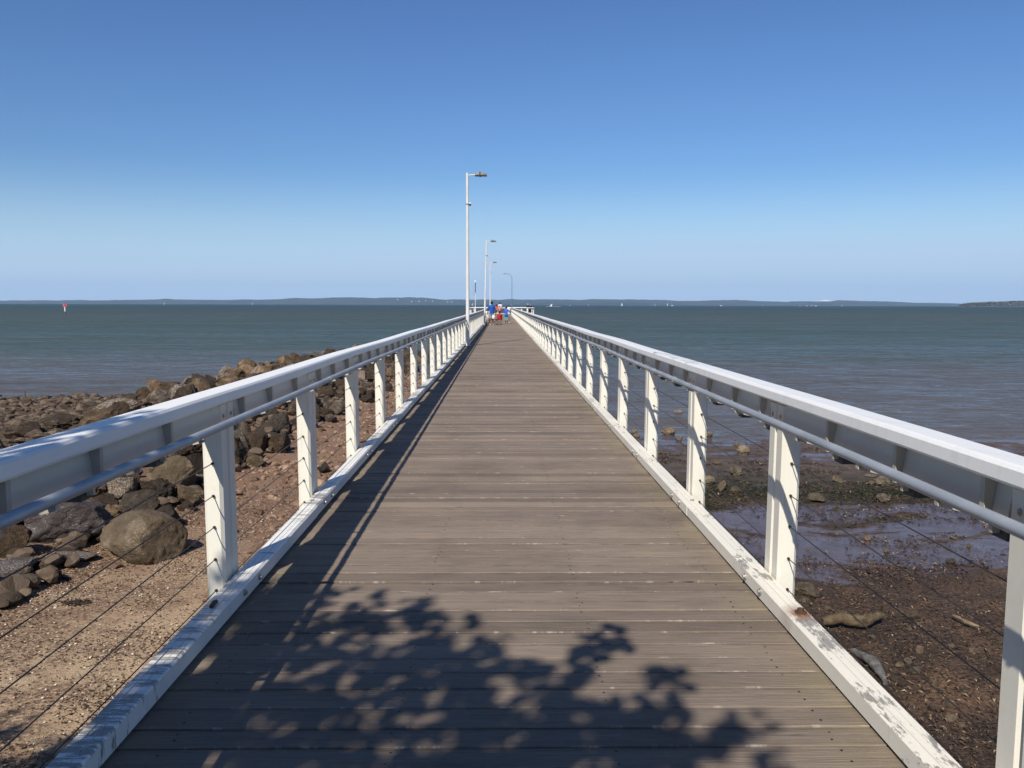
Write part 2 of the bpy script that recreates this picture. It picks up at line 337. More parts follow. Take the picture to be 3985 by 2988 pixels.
def ground_mat():
    t = NT('shore_ground'); pos, xyz = t.wpos(); X, Y, Z = xyz[0], xyz[1], xyz[2]
    n1 = t.noise(pos, 0.55, 5, 0.6); n2 = t.noise(pos, 3.0, 6, 0.65); n3 = t.noise(pos, 26, 5, 0.7); n4 = t.noise(pos, 90, 3, 0.6)
    # --- sand with shell grit (left of the pier)
    sand = t.ramp(n2, [(0.3, (0.40, 0.285, 0.175)), (0.7, (0.58, 0.43, 0.275))])
    grit = t.ramp(n3, [(0.30, (0.075, 0.043, 0.027)), (0.48, (0.23, 0.152, 0.095)), (0.62, (0.43, 0.305, 0.195)), (0.75, (0.66, 0.54, 0.40))])
    gm_ = t.ramp(t.math('ADD', t.math('MULTIPLY', n1, 0.65), t.math('MULTIPLY', n2, 0.45)), [(0.49, 0), (0.575, 1)])
    left = t.mix(gm_, sand, grit)
    red = t.ramp(n3, [(0.3, (0.085, 0.048, 0.033)), (0.55, (0.21, 0.12, 0.078)), (0.75, (0.37, 0.25, 0.17))])
    left = t.mix(t.math('MULTIPLY', t.mrange(Y, 6.5, 12.0), 0.85), left, red)
    # --- weed and mud (right of the pier)
    weed = t.ramp(n3, [(0.28, (0.018, 0.0115, 0.008)), (0.5, (0.060, 0.038, 0.026)), (0.66, (0.118, 0.079, 0.053)), (0.8, (0.25, 0.19, 0.125))])
    tan = t.ramp(n3, [(0.3, (0.055, 0.031, 0.017)), (0.6, (0.19, 0.118, 0.066)), (0.8, (0.38, 0.28, 0.17))])
    weed = t.mix(t.math('MULTIPLY', t.ramp(n1, [(0.45, 0), (0.7, 1)]), t.mrange(Y, 9.0, 6.0)), weed, tan)
    pat = t.noise(pos, 1.15, 7, 0.72)
    weed = t.mix(1.0, weed, t.ramp(pat, [(0.30, (0.45, 0.43, 0.42)), (0.50, (1.0, 1.0, 1.0)), (0.66, (1.75, 1.6, 1.4))]), 'MULTIPLY')
    mud = t.ramp(n2, [(0.3, (0.074, 0.051, 0.047)), (0.7, (0.118, 0.084, 0.078))])
    green = t.ramp(n3, [(0.3, (0.008, 0.010, 0.005)), (0.6, (0.030, 0.034, 0.014)), (0.78, (0.075, 0.075, 0.035))])
    # wet film: broken bands that grow towards the water
    sy = t.n('ShaderNodeMapping'); sy.inputs['Scale'].default_value = (0.32, 0.75, 1); t.l(pos, sy.inputs[0])
    wn = t.noise(sy.outputs[0], 1.0, 9, 0.70, 0.5)
    bias = t.n('ShaderNodeFloatCurve') if False else None
    band = t.ramp(t.mrange(Y, 4.0, 24.0), [(0.0, 0.0), (0.24, 0.08), (0.30, 0.40), (0.36, 0.70), (0.47, 0.70), (0.54, 0.20), (0.62, 0.22), (0.70, 0.42), (0.82, 0.50), (0.91, 0.8), (1.0, 1.0)])
    wv = t.math('ADD', wn, t.math('MULTIPLY', t.math('SUBTRACT', band, 0.5), 0.42))
    wet = t.ramp(wv, [(0.47, 0), (0.53, 1)])
    gmask = t.math('MULTIPLY', t.ramp(t.noise(sy.outputs[0], 1.7, 5, 0.6), [(0.40, 0), (0.55, 1)]), t.ramp(t.mrange(Y, 4.0, 24.0), [(0.42, 0), (0.50, 1), (0.60, 1), (0.68, 0.15)]))
    right = t.mix(gmask, weed, green)
    far = t.mix(t.ramp(n2, [(0.38, 0), (0.62, 1)]), (0.060, 0.044, 0.036), (0.125, 0.098, 0.082))
    right = t.mix(t.math('MULTIPLY', t.mrange(Y, 15.0, 17.5), 0.8), right, far)
    right = t.mix(wet, right, mud)
    side = t.mrange(X, -0.8, 0.6)
    col = t.mix(side, left, right)
    wetness = t.math('MULTIPLY', wet, side)
    low = t.mrange(Z, -1.80, -1.95)
    # beach under water and by the waterline is dark and wet
    col = t.mix(t.math('MULTIPLY', low, t.math('MULTIPLY', t.math('SUBTRACT', 1.0, side), 0.6)), col, (0.075, 0.056, 0.045))
    rough = t.math('SUBTRACT', 0.92, t.math('MULTIPLY', wetness, t.ramp(n2, [(0.3, 0.55), (0.7, 0.70)])))
    h = t.math('ADD', t.math('MULTIPLY', n3, 0.6), t.math('MULTIPLY', n4, 0.4))
    dry = t.math('SUBTRACT', 1.0, t.math('MULTIPLY', wetness, 0.97))
    return t.done(col, rough, t.bump(t.math('MULTIPLY', h, dry), 0.9, 0.03), spec=t.math('ADD', 0.25, t.math('MULTIPLY', wetness, 0.02)))
tag(link('ground', gm, ground_mat()), kind='structure')

# ------------------------------------------------------------------ the sea
def water_mat():
    t = NT('bay_water'); pos, xyz = t.wpos(); X, Y = xyz[0], xyz[1]
    def mp(sc, r=0.0):
        m = t.n('ShaderNodeMapping'); m.inputs['Scale'].default_value = sc; m.inputs['Rotation'].default_value = (0, 0, r); t.l(pos, m.inputs[0]); return m.outputs[0]
    patch = t.noise(mp((0.02, 0.05, 1)), 1.0, 4, 0.55)
    lp = t.math('LOGARITHM', t.math('MAXIMUM', t.math('ADD', Y, t.math('MULTIPLY', t.math('SUBTRACT', patch, 0.5), t.math('MULTIPLY', Y, 0.9))), 1.0), 10.0)
    col = t.ramp(t.math('DIVIDE', lp, 4.0), [(0.34, (0.088, 0.068, 0.059)), (0.41, (0.073, 0.067, 0.062)), (0.455, (0.048, 0.068, 0.062)), (0.52, (0.042, 0.067, 0.062)),
                                           (0.60, (0.048, 0.063, 0.057)), (0.68, (0.032, 0.055, 0.054)), (0.78, (0.018, 0.043, 0.050)), (0.95, (0.012, 0.030, 0.042))])
    mud = t.ramp(t.noise(mp((0.05, 0.22, 1)), 1.0, 5, 0.6), [(0.50, 0), (0.72, 1)])
    col = t.mix(t.math('MULTIPLY', mud, 0.42), col, (0.110, 0.084, 0.060))
    # a few breaking crests
    cr = t.noise(mp((0.20, 0.55, 1), 0.15), 1.0, 5, 0.6)
    foam = t.math('MULTIPLY', t.ramp(cr, [(0.775, 0), (0.80, 1)]), t.mrange(Y, 45, 80))
    col = t.mix(foam, col, (0.7, 0.7, 0.7))
    r1 = t.noise(mp((0.55, 1.5, 1), 0.2), 1.0, 3, 0.55, 0.2)
    r2 = t.noise(mp((2.1, 5.0, 1), -0.15), 1.0, 4, 0.6, 0.3)
    r3 = t.noise(mp((0.10, 0.34, 1), 0.1), 1.0, 3, 0.5)
    near = t.mrange(Y, 140, 20)
    h = t.math('ADD', t.math('ADD', t.math('MULTIPLY', r1, 0.5), t.math('MULTIPLY', r2, 0.16)), t.math('MULTIPLY', r3, 1.2))
    b = t.bump(h, 0.75, 0.55)
    # choppy water shows the sky only on the facets that face it: the calm shallows mirror more than the open bay
    df = t.n('ShaderNodeBsdfDiffuse'); t.l(col, df.inputs[0]); t.l(b, df.inputs['Normal'])
    gl = t.n('ShaderNodeBsdfGlossy'); gl.inputs['Roughness'].default_value = 0.18; t.l(b, gl.inputs['Normal'])
    fr = t.n('ShaderNodeFresnel'); fr.inputs[0].default_value = 1.33; t.l(b, fr.inputs['Normal'])
    cap = t.ramp(t.math('DIVIDE', lp, 4.0), [(0.33, 0.62), (0.42, 0.50), (0.52, 0.30), (0.7, 0.21)])
    tx1 = t.noise(mp((0.85, 1.7, 1), 0.12), 1.0, 5, 0.66, 0.8); tx2 = t.noise(mp((0.16, 0.5, 1), -0.1), 1.0, 6, 0.66, 0.8); tx3 = t.noise(mp((0.016, 0.09, 1)), 1.0, 4, 0.6)
    chop = t.ramp(t.math('ADD', t.math('ADD', t.math('MULTIPLY', tx1, 0.45), t.math('MULTIPLY', tx2, 0.35)), t.math('MULTIPLY', tx3, 0.20)), [(0.37, 0.2), (0.50, 1.0), (0.63, 2.2)])
    cap = t.math('MULTIPLY', cap, chop)
    ms = t.n('ShaderNodeMixShader'); t.l(t.math('MULTIPLY', fr.outputs[0], cap, True), ms.inputs[0]); t.l(df.outputs[0], ms.inputs[1]); t.l(gl.outputs[0], ms.inputs[2])
    t.t.nodes.remove(t.b); t.l(ms.outputs[0], t.out.inputs[0]); return t.m
S = 14000.0
sxs = [-S, -4000, -1000, -300, -100, 0, 100, 300, 1000, 4000, S]
sys_ = [-S, -3000, -600, -100, 0, 40, 100, 300, 1000, 4000, S]
sm = bpy.data.meshes.new('sea')
sm.from_pydata([(x, y, SEA) for y in sys_ for x in sxs], [], [(j * 11 + i, j * 11 + i + 1, (j + 1) * 11 + i + 1, (j + 1) * 11 + i) for j in range(10) for i in range(10)])
tag(link('sea', sm, water_mat()), kind='structure')

# ------------------------------------------------------------------ far hills
Z1 = [(0, 80), (60, 76), (110, 78), (140, 75), (230, 78), (290, 72), (370, 77), (480, 72), (560, 70), (600, 68), (625, 64), (640, 58), (655, 60), (680, 66), (760, 70), (880, 72), (960, 66), (1000, 70),
      (1080, 65), (1110, 58), (1150, 50), (1180, 54), (1240, 55), (1280, 48), (1360, 44), (1380, 45), (1420, 48), (1460, 54), (1480, 47), (1560, 46), (1600, 43), (1650, 48), (1690, 58), (1730, 70), (1770, 64), (1840, 68), (1880, 65), (1940, 70), (1990, 62),
      (2030, 68), (2120, 64), (2180, 65), (2270, 70), (2300, 62), (2350, 62), (2400, 66), (2460, 64), (2520, 68), (2600, 72), (2640, 80), (2720, 78), (2800, 72), (2860, 70), (2900, 74), (2960, 82), (3000, 85),
      (3020, 84), (3060, 92), (3080, 84), (3130, 84), (3145, 82), (3170, 86), (3230, 86), (3260, 72), (3310, 76), (3360, 80), (3440, 84), (3500, 90), (3560, 98), (3640, 100), (3700, 103), (3760, 110), (3900, 116), (4100, 120)]
def hills(name, D, prof, depth, mat, jit):
    """ridge heights (photo x, height in photo px) become a range of hills 'depth' metres deep at distance D"""
    vs_, fs = [], []
    x0, x1 = prof[0][0], prof[-1][0]; N = int((x1 - x0) / 7); K = 9
    for i in range(N + 1):
        sx = x0 + (x1 - x0) * i / N
        d = at_y(sx, 1184.5, D); hgt = pl(sx, prof) * D / FPX
        for k in range(K):
            u = k / (K - 1)
            f = math.sin(min(1, u * 1.15) * math.pi * 0.5) if u < 0.87 else (1 - (u - 0.87) / 0.13 * 1.02)
            z = hgt * f * (1 + jit * 0.35 * noise.noise(Vector((sx * 0.03, u * 4, 3))) * (1 - u)) + hgt * jit * 0.10 * noise.noise(Vector((sx * 0.11, u * 7, 8)))
            vs_.append((d.x * (1 + u * depth / D), D + u * depth, SEA - 0.5 + max(0, z)))
    for i in range(N):
        for k in range(K - 1):
            a = i * K + k; fs.append((a, a + 1, a + K + 1, a + K))
    me = bpy.data.meshes.new(name); me.from_pydata(vs_, [], fs)
    for p in me.polygons: p.use_smooth = True
    return tag(link(name, me, mat), kind='structure')
def hill_mat(name, a, b):
    t = NT(name); pos, xyz = t.wpos()
    m = t.n('ShaderNodeMapping'); m.inputs['Scale'].default_value = (0.004, 0.003, 0.02); t.l(pos, m.inputs[0])
    return t.done(t.ramp(t.noise(m.outputs[0], 1.0, 6, 0.6), [(0.35, a), (0.65, b)]), 0.95, spec=0.1)
prof1 = [(-300, 36), (-100, 33)] + [(x, (107 + 23 * x / 3985.0 - v) / 2.212 + 1.0) for x, v in Z1]
hills('hills', 9500.0, prof1, 2200.0, hill_mat('far_forest', (0.022, 0.034, 0.020), (0.045, 0.06, 0.032)), 0.5)
prof2 = [(1995, 0.5), (2060, 8), (2130, 10.5), (2230, 9), (2330, 10), (2450, 11), (2530, 8), (2600, 6), (2660, 1), (2700, 0.3)]
hills('lower_hills', 8600.0, prof2, 500.0, hill_mat('far_scrub', (0.018, 0.028, 0.018), (0.035, 0.05, 0.028)), 0.4)

# haze: one closed box of even air
hb = bmesh.new(); box(hb, -15500, 15500, -15500, 15500, -6.2, 330)
hz = build('haze', hb, None)
hm = bpy.data.materials.new('haze_air'); hm.use_nodes = True; ht = hm.node_tree; ht.nodes.clear()
ho = ht.nodes.new('ShaderNodeOutputMaterial'); hp = ht.nodes.new('ShaderNodeVolumePrincipled')
hp.inputs['Color'].default_value = (0.52, 0.72, 1.0, 1); hp.inputs['Density'].default_value = 4.8e-5; hp.inputs['Anisotropy'].default_value = 0.0
ht.links.new(hp.outputs[0], ho.inputs['Volume']); hz.data.materials.append(hm); tag(hz, kind='stuff')

# ------------------------------------------------------------------ the pier
YE = 128.0                                # where the walkway opens into the head
pier = tag(empty('pier', (0, 0, 0)), 'long timber pier of grey weathered planks running straight out over the bay', 'pier')
def plank_mesh(rows, x0, x1, seed):
    rnd = random.Random(seed); bm = bmesh.new(); lay = bm.loops.layers.color.new('plank')
    y = rows[0]
    while y < rows[1]:
        wd = rnd.uniform(0.128, 0.165); g = rnd.choice((0.004, 0.006, 0.007, 0.009, 0.012)); dz = rnd.uniform(-0.003, 0.003); c = rnd.random(); c2 = rnd.random()
        xa, xb = x0 - rnd.uniform(0, 0.03), x1 + rnd.uniform(0, 0.03); tl = rnd.uniform(-0.002, 0.002); e = rnd.uniform(0.0015, 0.0035)
        ns = 26 if y < 11 else 10 if y < 24 else 1; rings = []
        for q in range(ns + 1):
            xx = xa + (xb - xa) * q / ns; j0 = j1 = 0.0
            if ns > 1:
                j0 = 0.0045 * noise.noise(Vector((xx * 5.0, y * 9.7, 1.0))) + 0.003 * noise.noise(Vector((xx * 17, y * 9.7, 4.0))); j1 = 0.0045 * noise.noise(Vector((xx * 5.0, y * 9.7, 8.0))) + 0.003 * noise.noise(Vector((xx * 17, y * 9.7, 12.0)))
            prof = [(y + j0, -0.045), (y + j0, dz - e), (y + e + j0, dz + tl), (y + wd - g - e + j1, dz - tl), (y + wd - g + j1, dz - e), (y + wd - g + j1, -0.045)]
            rings.append([bm.verts.new((xx, p[0], p[1])) for p in prof])
        fs = [bm.faces.new((A[i], A[(i + 1) % 6], B[(i + 1) % 6], B[i])) for A, B in zip(rings, rings[1:]) for i in range(6)] + [bm.faces.new(rings[0]), bm.faces.new(rings[-1])]
        for f in fs:
            for lp in f.loops: lp[lay] = (c, c2, max(0, min(1, (lp.vert.co.y - y) / (wd - g))), 1)
        if y < 26:
            for nxp in (-1.18, -0.40, 0.40, 1.18):
                for o in (0.28, 0.72):
                    if rnd.random() < 0.8:
                        cx, cy = nxp + rnd.uniform(-0.012, 0.012), y + wd * o + rnd.uniform(-0.01, 0.01); r = rnd.uniform(0.0035, 0.006)
                        vv = [bm.verts.new((cx + r * math.cos(k * 1.0472), cy + r * math.sin(k * 1.0472), dz + 0.0035)) for k in range(6)]
                        f = bm.faces.new(vv); f.material_index = 1
        y += wd
    return bm
build('deck', plank_mesh((-7.0, YE), -1.452, 1.452, 5), [M['deck'], M['nail']], pier)
build('head_deck', plank_mesh((YE + 0.01, YE + 12.0), -4.85, 4.85, 8), [M['deck'], M['nail']], pier)
b = bmesh.new()
for x in (-1.25, -0.42, 0.42, 1.25): box(b, x - 0.06, x + 0.06, -7, YE, -0.32, -0.047)
for x in (-4.4, -2.9, 2.9, 4.4): box(b, x - 0.06, x + 0.06, YE + 0.02, YE + 12, -0.32, -0.047)
build('joists', b, M['under_timber'], pier)
hb_ = bmesh.new(); box(hb_, -1.6, 1.6, -0.15, 0.15, -0.62, -0.322)
pb = bmesh.new(); tube(pb, [(0, 0, -0.62), (0, 0, -4.6)], [0.15, 0.16], 12)
hsrc = psrc = None
y = 1.0
while y < YE + 12:
    if hsrc is None: hs = hsrc = build('headstock', hb_, M['under_timber'], pier)
    else: hs = inst(hsrc, pier)
    hs.location = (0, y, 0)
    for x in (-1.2, 1.2):
        if psrc is None: p = psrc = build('pile', pb, M['under_timber'], pier, smooth=True)
        else: p = inst(psrc, pier)
        p.location = (x, y, 0)
    y += 7.8
for x in (-4.3, 4.3):
    for y in (YE + 1, YE + 11): inst(psrc, pier, (x, y, 0.3))

# ------------------------------------------------------------------ railings
def railing(name, s, L, y_first, label, mats, n_cables=True, dy=2.0, y0=0.0, bracket_cap=99, detail=True):
    """side s (+1/-1), runs along local +Y from y0 to L; inner face of the kerb at |x| = 1.3435"""
    root = tag(empty(name), label, 'railing', 'white railings of the pier')
    rnd = random.Random(name + str(s) + str(L))
    cap_m, post_m, kerb_m = mats
    # cap: a broad board that tips slightly outwards, gently wavy
    yy = [y0 + (L - y0) * i / max(1, int((L - y0) / 1.0)) for i in range(max(1, int((L - y0) / 1.0)) + 1)]
    off = [(noise.noise(Vector((t * 0.23, s * 3.0, 2))) * 0.010, noise.noise(Vector((t * 0.31, s * 5.0, 7))) * 0.010) for t in yy]
    prof = [(1.408, 1.056), (1.413, 1.047), (1.424, 1.044), (1.620, 1.018), (1.629, 1.024), (1.630, 1.066), (1.626, 1.076), (1.616, 1.081), (1.432, 1.1075), (1.418, 1.1055), (1.410, 1.095)]
    bm = bmesh.new(); sweep(bm, mirror(prof, s), yy, off); build('cap_rail', bm, cap_m, root)
    # fascia boards under the cap, one per bay, leaning in at the foot
    posts = []
    y = y_first
    while y < L - 0.05: posts.append(y + ((-0.20 if s > 0 else -0.26) if abs(y - 2.35) < 0.01 else 0)); y += dy
    k = 0
    for a, c in zip([y0 - 0.235] + posts, posts + [L]):
        a += 0.237
        if c - a < 0.1: continue
        bm = bmesh.new()
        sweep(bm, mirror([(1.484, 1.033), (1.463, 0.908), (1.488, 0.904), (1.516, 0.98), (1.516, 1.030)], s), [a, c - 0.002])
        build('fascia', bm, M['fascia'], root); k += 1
    # posts: two chamfered timbers bolted together
    src = None
    for p in posts:
        if src is None:
            bm = bmesh.new()
            o1 = octagon(1.466, 1.566, 0, 0.115, 0.016); o2 = octagon(1.466, 1.566, 0.121, 0.235, 0.016)
            sweep(bm, mirror(o1, s), [-0.30, 1.03], axis='z'); sweep(bm, mirror(o2, s), [-0.30, 1.03], axis='z')
            box(bm, s * 1.485 if s > 0 else -1.545, s * 1.545 if s > 0 else -1.485, 0.113, 0.123, -0.3, 1.01)
            for yb in (0.055, 0.18): ball(bm, (s * 1.466, yb, 0.968), 0.013, 1, (0.6, 1, 1), 1)
            src = o = build('post', bm, [post_m, M['bolt']], root)
        else: o = inst(src, root)
        o.location = (rnd.uniform(-.003, .003), p, 0); o.rotation_euler = (rnd.uniform(-.002, .002), s * 0.006 + rnd.uniform(-.003, .003), 0)
    # hand pipe on brackets
    off2 = [(a * 0.8, b_) for a, b_ in off]
    bm = bmesh.new(); n = 10
    circ = [(1.318 + 0.019 * math.cos(2 * math.pi * i / n), 0.977 + 0.019 * math.sin(2 * math.pi * i / n)) for i in range(n)]
    sweep(bm, mirror(circ, s), yy, off2, smooth=True)
    y = y_first + 0.05
    while y < L:                          # couplings where the lengths of pipe join
        c2 = [(1.318 + 0.0225 * math.cos(2 * math.pi * i / n), 0.977 + 0.0225 * math.sin(2 * math.pi * i / n)) for i in range(n)]
        kk = min(range(len(yy)), key=lambda i: abs(yy[i] - y))
        sweep(bm, mirror(c2, s), [y - 0.035, y + 0.035], [off2[kk]] * 2, smooth=True); y += 6.0
    build('hand_pipe', bm, M['galv'], root)
    by = []
    for p in posts:
        for f in (0.33, 0.90, 1.55):
            if y0 < p + f < L - 0.1: by.append(p + f)
    src = None; rest = None; cnt = 0
    def bracket(bm, yb):
        sweep(bm, mirror([(1.443, 1.040), (1.443, 0.895), (1.465, 0.895), (1.486, 1.036)], s), [yb - 0.012, yb + 0.012])
        q = mirror([(1.304, 0.946), (1.443, 0.912), (1.443, 0.926), (1.304, 0.9575)], s); sweep(bm, q, [yb - 0.010, yb + 0.010])
        x0, x1 = sorted((s * 1.50, s * 1.565)); box(bm, x0, x1, yb - 0.045, yb + 0.04, 0.845, 0.904, 1)
        x0, x1 = sorted((s * 1.474, s * 1.499)); box(bm, x0, x1, yb - 0.008, yb + 0.008, 0.862, 0.908, 0)
    for yb in by:
        if cnt < bracket_cap:
            if src is None:
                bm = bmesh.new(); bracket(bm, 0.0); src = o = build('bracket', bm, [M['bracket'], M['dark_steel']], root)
            else: o = inst(src, root)
            o.location = (0, yb, 0)
        else:
            if rest is None: rest = bmesh.new()
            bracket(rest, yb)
        cnt += 1
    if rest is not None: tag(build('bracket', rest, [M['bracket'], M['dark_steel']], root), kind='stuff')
    # five strained wires
    for z in (0.717, 0.545, 0.378, 0.205, 0.037):
        bm = bmesh.new(); tube(bm, [(s * 1.518, y0, z), (s * 1.518, (y0 + L) / 2, z - 0.002), (s * 1.518, L, z)], 0.0028, 5)
        if detail:
            for p in posts[:14]:
                tube(bm, [(s * 1.518, p - 0.012, z), (s * 1.518, p - 0.001, z)], 0.0075, 6)
        build('wire', bm, M['wire'], root)
    # kerb in lengths on packers, with coach bolts
    y = y0; k = 0
    while y < L - 0.01:
        e = min(L, y + 6.0)
        bm = bmesh.new(); xo = rnd.uniform(-0.003, 0.003)
        sweep(bm, mirror([(1.3435, 0.016), (1.3435, 0.084), (1.350, 0.091), (1.384, 0.0915), (1.3858, 0.080), (1.3876, 0.0915), (1.418, 0.0915), (1.4192, 0.085), (1.4204, 0.0915), (1.449, 0.091), (1.455, 0.085), (1.455, 0.016)], s), [y + 0.003, e - 0.003], [(xo * s, 0), (xo * s + rnd.uniform(-.002, .002), 0)])
        q = y + 0.4
        while q < e: 
            x0, x1 = sorted((s * 1.36, s * 1.44)); box(bm, x0, x1, q - 0.07, q + 0.07, 0.001, 0.018); q += 1.0
        ko = build('kerb', bm, kerb_m, root)
        bm = bmesh.new()
        for p in posts:
            if y <= p < e:
                for dyb, zb in ((-0.10, 0.058), (0.17, 0.05)):
                    tube(bm, [(s * (1.3435 + xo), p + dyb, zb), (s * (1.3435 + xo) - s * 0.016, p + dyb, zb)], 0.011, 7)
                    tube(bm, [(s * (1.3435 + xo), p + dyb, zb), (s * (1.3435 + xo) - s * 0.005, p + dyb, zb)], 0.018, 8)
                if rnd.random() < 0.5: tube(bm, [(s * 1.415, p - 0.2, 0.09), (s * 1.415, p - 0.2, 0.099)], 0.016, 7)
        if len(bm.verts): build('bolts', bm, M['bolt'], ko)
        else: bm.free()
        y = e; k += 1
    # outer stringer that carries the posts
    bm = bmesh.new(); x0, x1 = sorted((s * 1.395, s * 1.462)); box(bm, x0, x1, y0, L, -0.31, -0.05); build('stringer', bm, post_m, root)
    return root
rl = railing('railing', -1, YE, 0.35, 'white timber railing on the side of the breakwater, lamp posts standing inside it', (M['paint_cap'], M['paint_cream'], M['kerb_left']), y0=-6.0)
rr = railing('railing', 1, YE, 0.35, 'white timber railing beside the weedy mudflat, diagonal shadows on its posts', (M['paint_cap_worn'], M['paint_cream'], M['kerb_right']), y0=-6.0)
# a rusted bolt on top of the right kerb
b = bmesh.new(); tube(b, [(1.415, 3.86, 0.0925), (1.415, 3.86, 0.097)], 0.028, 10); tube(b, [(1.415, 3.86, 0.097), (1.415, 3.86, 0.112)], 0.016, 6)
tag(build('rusty_bolt', b, M['rusty'], rr), 'rusty bolt head standing in a rust stain')
b = bmesh.new(); tube(b, [(-1.41, 4.02, 0.0925), (-1.405, 3.98, 0.103), (-1.40, 3.93, 0.101)], 0.012, 6); tag(build('bent_bolt', b, M['rusty'], rl), 'bent rusty bolt')
# head railings: wings facing the shore, sides and end
def placed(name, L, loc, rz, label, s=1):
    o = railing(name, s, L, 0.1, label, (M['paint'], M['paint_cream'], M['paint_cream']), detail=False)
    o.location = loc; o.rotation_euler = (0, 0, rz); return o
# local x=+1.3435 is the kerb face; rails are turned so that it faces the inside of the head
placed('railing', 3.1, (-1.75, YE + 1.40, 0), R(90), 'short white railing across the wide end of the pier, breakwater side, facing the shore', -1)
placed('railing', 3.1, (1.75, YE + 1.40, 0), R(-90), 'short white railing across the wide end of the pier, under the two leaning people', 1)
placed('railing', 12.0, (-3.40, YE, 0), 0, 'side railing of the pier head beside the pole with the dark upper half', -1)
placed('railing', 12.0, (3.40, YE, 0), 0, 'side railing of the pier head on the mudflat side', 1)
placed('railing', 9.7, (-4.85, YE + 10.55, 0), R(-90), 'white end railing across the far end of the pier head', -1)
# ------------------------------------------------------------------ lamps on the pier
def lamp(loc, hgt, label, lean=0.0, flood=True):
    root = tag(empty('street_lamp', loc), label, 'street lamp', 'lamp posts along the pier')
    bm = bmesh.new(); lx = lean
    tube(bm, [(0, 0, 0.0), (lx * 0.5, 0, hgt * 0.5), (lx * 0.885, 0, hgt * 0.885)], [0.073, 0.060, 0.049], 14); build('pole', bm, M['pole_white'], root)
    bm = bmesh.new(); tube(bm, [(lx * 0.885, 0, hgt * 0.885), (lx, 0, hgt)], [0.051, 0.050], 14); build('top_sleeve', bm, M['pole_white'], root)
    bm = bmesh.new(); box(bm, -0.13, 0.13, -0.13, 0.13, 0.0, 0.016)
    for a in (-1, 1):
        for c in (-1, 1): tube(bm, [(a * 0.1, c * 0.1, 0.016), (a * 0.1, c * 0.1, 0.04)], 0.014, 6)
    build('base_plate', bm, M['galv'], root)
    z = hgt - 0.085; x = lx + 0.05
    bm = bmesh.new(); tube(bm, [(x - 0.01, 0, z), (x + 0.26, 0, z + 0.025)], 0.021, 8); build('arm', bm, M['pole_white'], root)
    head = bmesh.new(); x += 0.24; z += 0.02
    # casing: control-gear box, dark joint, rounded canopy
    rings = []
    for u, hw, top, bot in ((0.0, 0.05, 0.045, -0.02), (0.02, 0.085, 0.075, -0.03), (0.15, 0.095, 0.085, -0.03)):
        rings.append([(x + u, -hw, bot), (x + u, hw, bot), (x + u, hw, top - 0.02), (x + u, hw * 0.7, top), (x + u, -hw * 0.7, top), (x + u, -hw, top - 0.02)])
    def loft(bm, rings, mi=0):
        vv = [[bm.verts.new((p[0], p[1], z + p[2])) for p in r] for r in rings]
        for r0, r1 in zip(vv, vv[1:]):
            for i in range(len(r0)): bm.faces.new((r0[i], r0[(i + 1) % len(r0)], r1[(i + 1) % len(r0)], r1[i])).material_index = mi
        bm.faces.new(vv[0]).material_index = mi; bm.faces.new(vv[-1]).material_index = mi
    loft(head, rings)
    ho = build('lamp_head', head, M['lamp_body'], root)
    can = bmesh.new(); rings = []
    for u, hw, top in ((0.20, 0.10, 0.095), (0.27, 0.105, 0.098), (0.34, 0.10, 0.075), (0.40, 0.08, 0.035), (0.425, 0.06, 0.0)):
        rings.append([(x + u, -hw, -0.008), (x + u, hw, -0.008), (x + u, hw, top * 0.55), (x + u, hw * 0.6, top), (x + u, -hw * 0.6, top), (x + u, -hw, top * 0.55)])
    loft(can, rings); build('canopy', can, M['lamp_body'], ho)
    j = bmesh.new(); box(j, x + 0.15, x + 0.20, -0.097, 0.097, z - 0.045, z + 0.09); box(j, x - 0.005, x + 0.43, -0.1, 0.1, z - 0.05, z - 0.008)
    ball(j, (x + 0.185, 0, z - 0.062), 0.022, 1, (1, 1, 1.4)); build('tray', j, M['lamp_dark'], ho)
    if flood:
        bm = bmesh.new(); zz = hgt * 0.822; xx = lx * 0.822
        tube(bm, [(xx, 0, zz - 0.012), (xx, 0, zz + 0.012)], 0.063, 12); box(bm, xx + 0.055, xx + 0.135, -0.05, 0.05, zz - 0.055, zz + 0.012); box(bm, xx + 0.06, xx + 0.13, -0.045, 0.045, zz + 0.012, zz + 0.065, 1)
        build('sensor_box', bm, [M['lamp_dark'], M['pole_white']], root)
    return root
lamp((-1.262, 31.45, 0), 6.35, 'tallest white lamp post, nearest on the deck, casting a long thin shadow across the planks')
lamp((-1.275, 63.6, 0), 6.32, 'leaning white lamp post beside the man in the blue shirt', 0.16)
lamp((-1.275, 96.0, 0), 6.35, 'thin white lamp post rising behind the head of the man in blue', 0.03)
M['swan'] = plain('weathered_pole', (0.16, 0.18, 0.20), 0.5, 0.2)
cl = tag(empty('street_lamp', (1.62, YE + 0.9, 0)), 'slender grey lamp post with a curved swan neck at the far end of the pier', 'street lamp', 'lamp posts along the pier')
bm = bmesh.new(); pts = [(0, 0, 0), (0, 0, 3.2), (0, 0, 5.4)]
for k in range(1, 8): a = k / 7 * math.pi * 0.46; pts.append((-0.62 * (1 - math.cos(a)), 0, 5.4 + 0.78 * math.sin(a)))
pts.append((-1.05, 0, pts[-1][2] + 0.03)); tube(bm, pts, [0.06, 0.05] + [0.036] * (len(pts) - 2), 10); build('pole', bm, M['swan'], cl)
bm = bmesh.new(); ball(bm, (-1.2, 0, 6.23), 0.2, 2, (1.0, 0.6, 0.45)); build('lamp_head', bm, M['lamp_body'], cl)
pm = tag(empty('street_lamp', (-4.05, YE + 4.0, 0)), 'lamp post with a dark upper half at the breakwater corner of the pier head', 'street lamp', 'lamp posts along the pier')
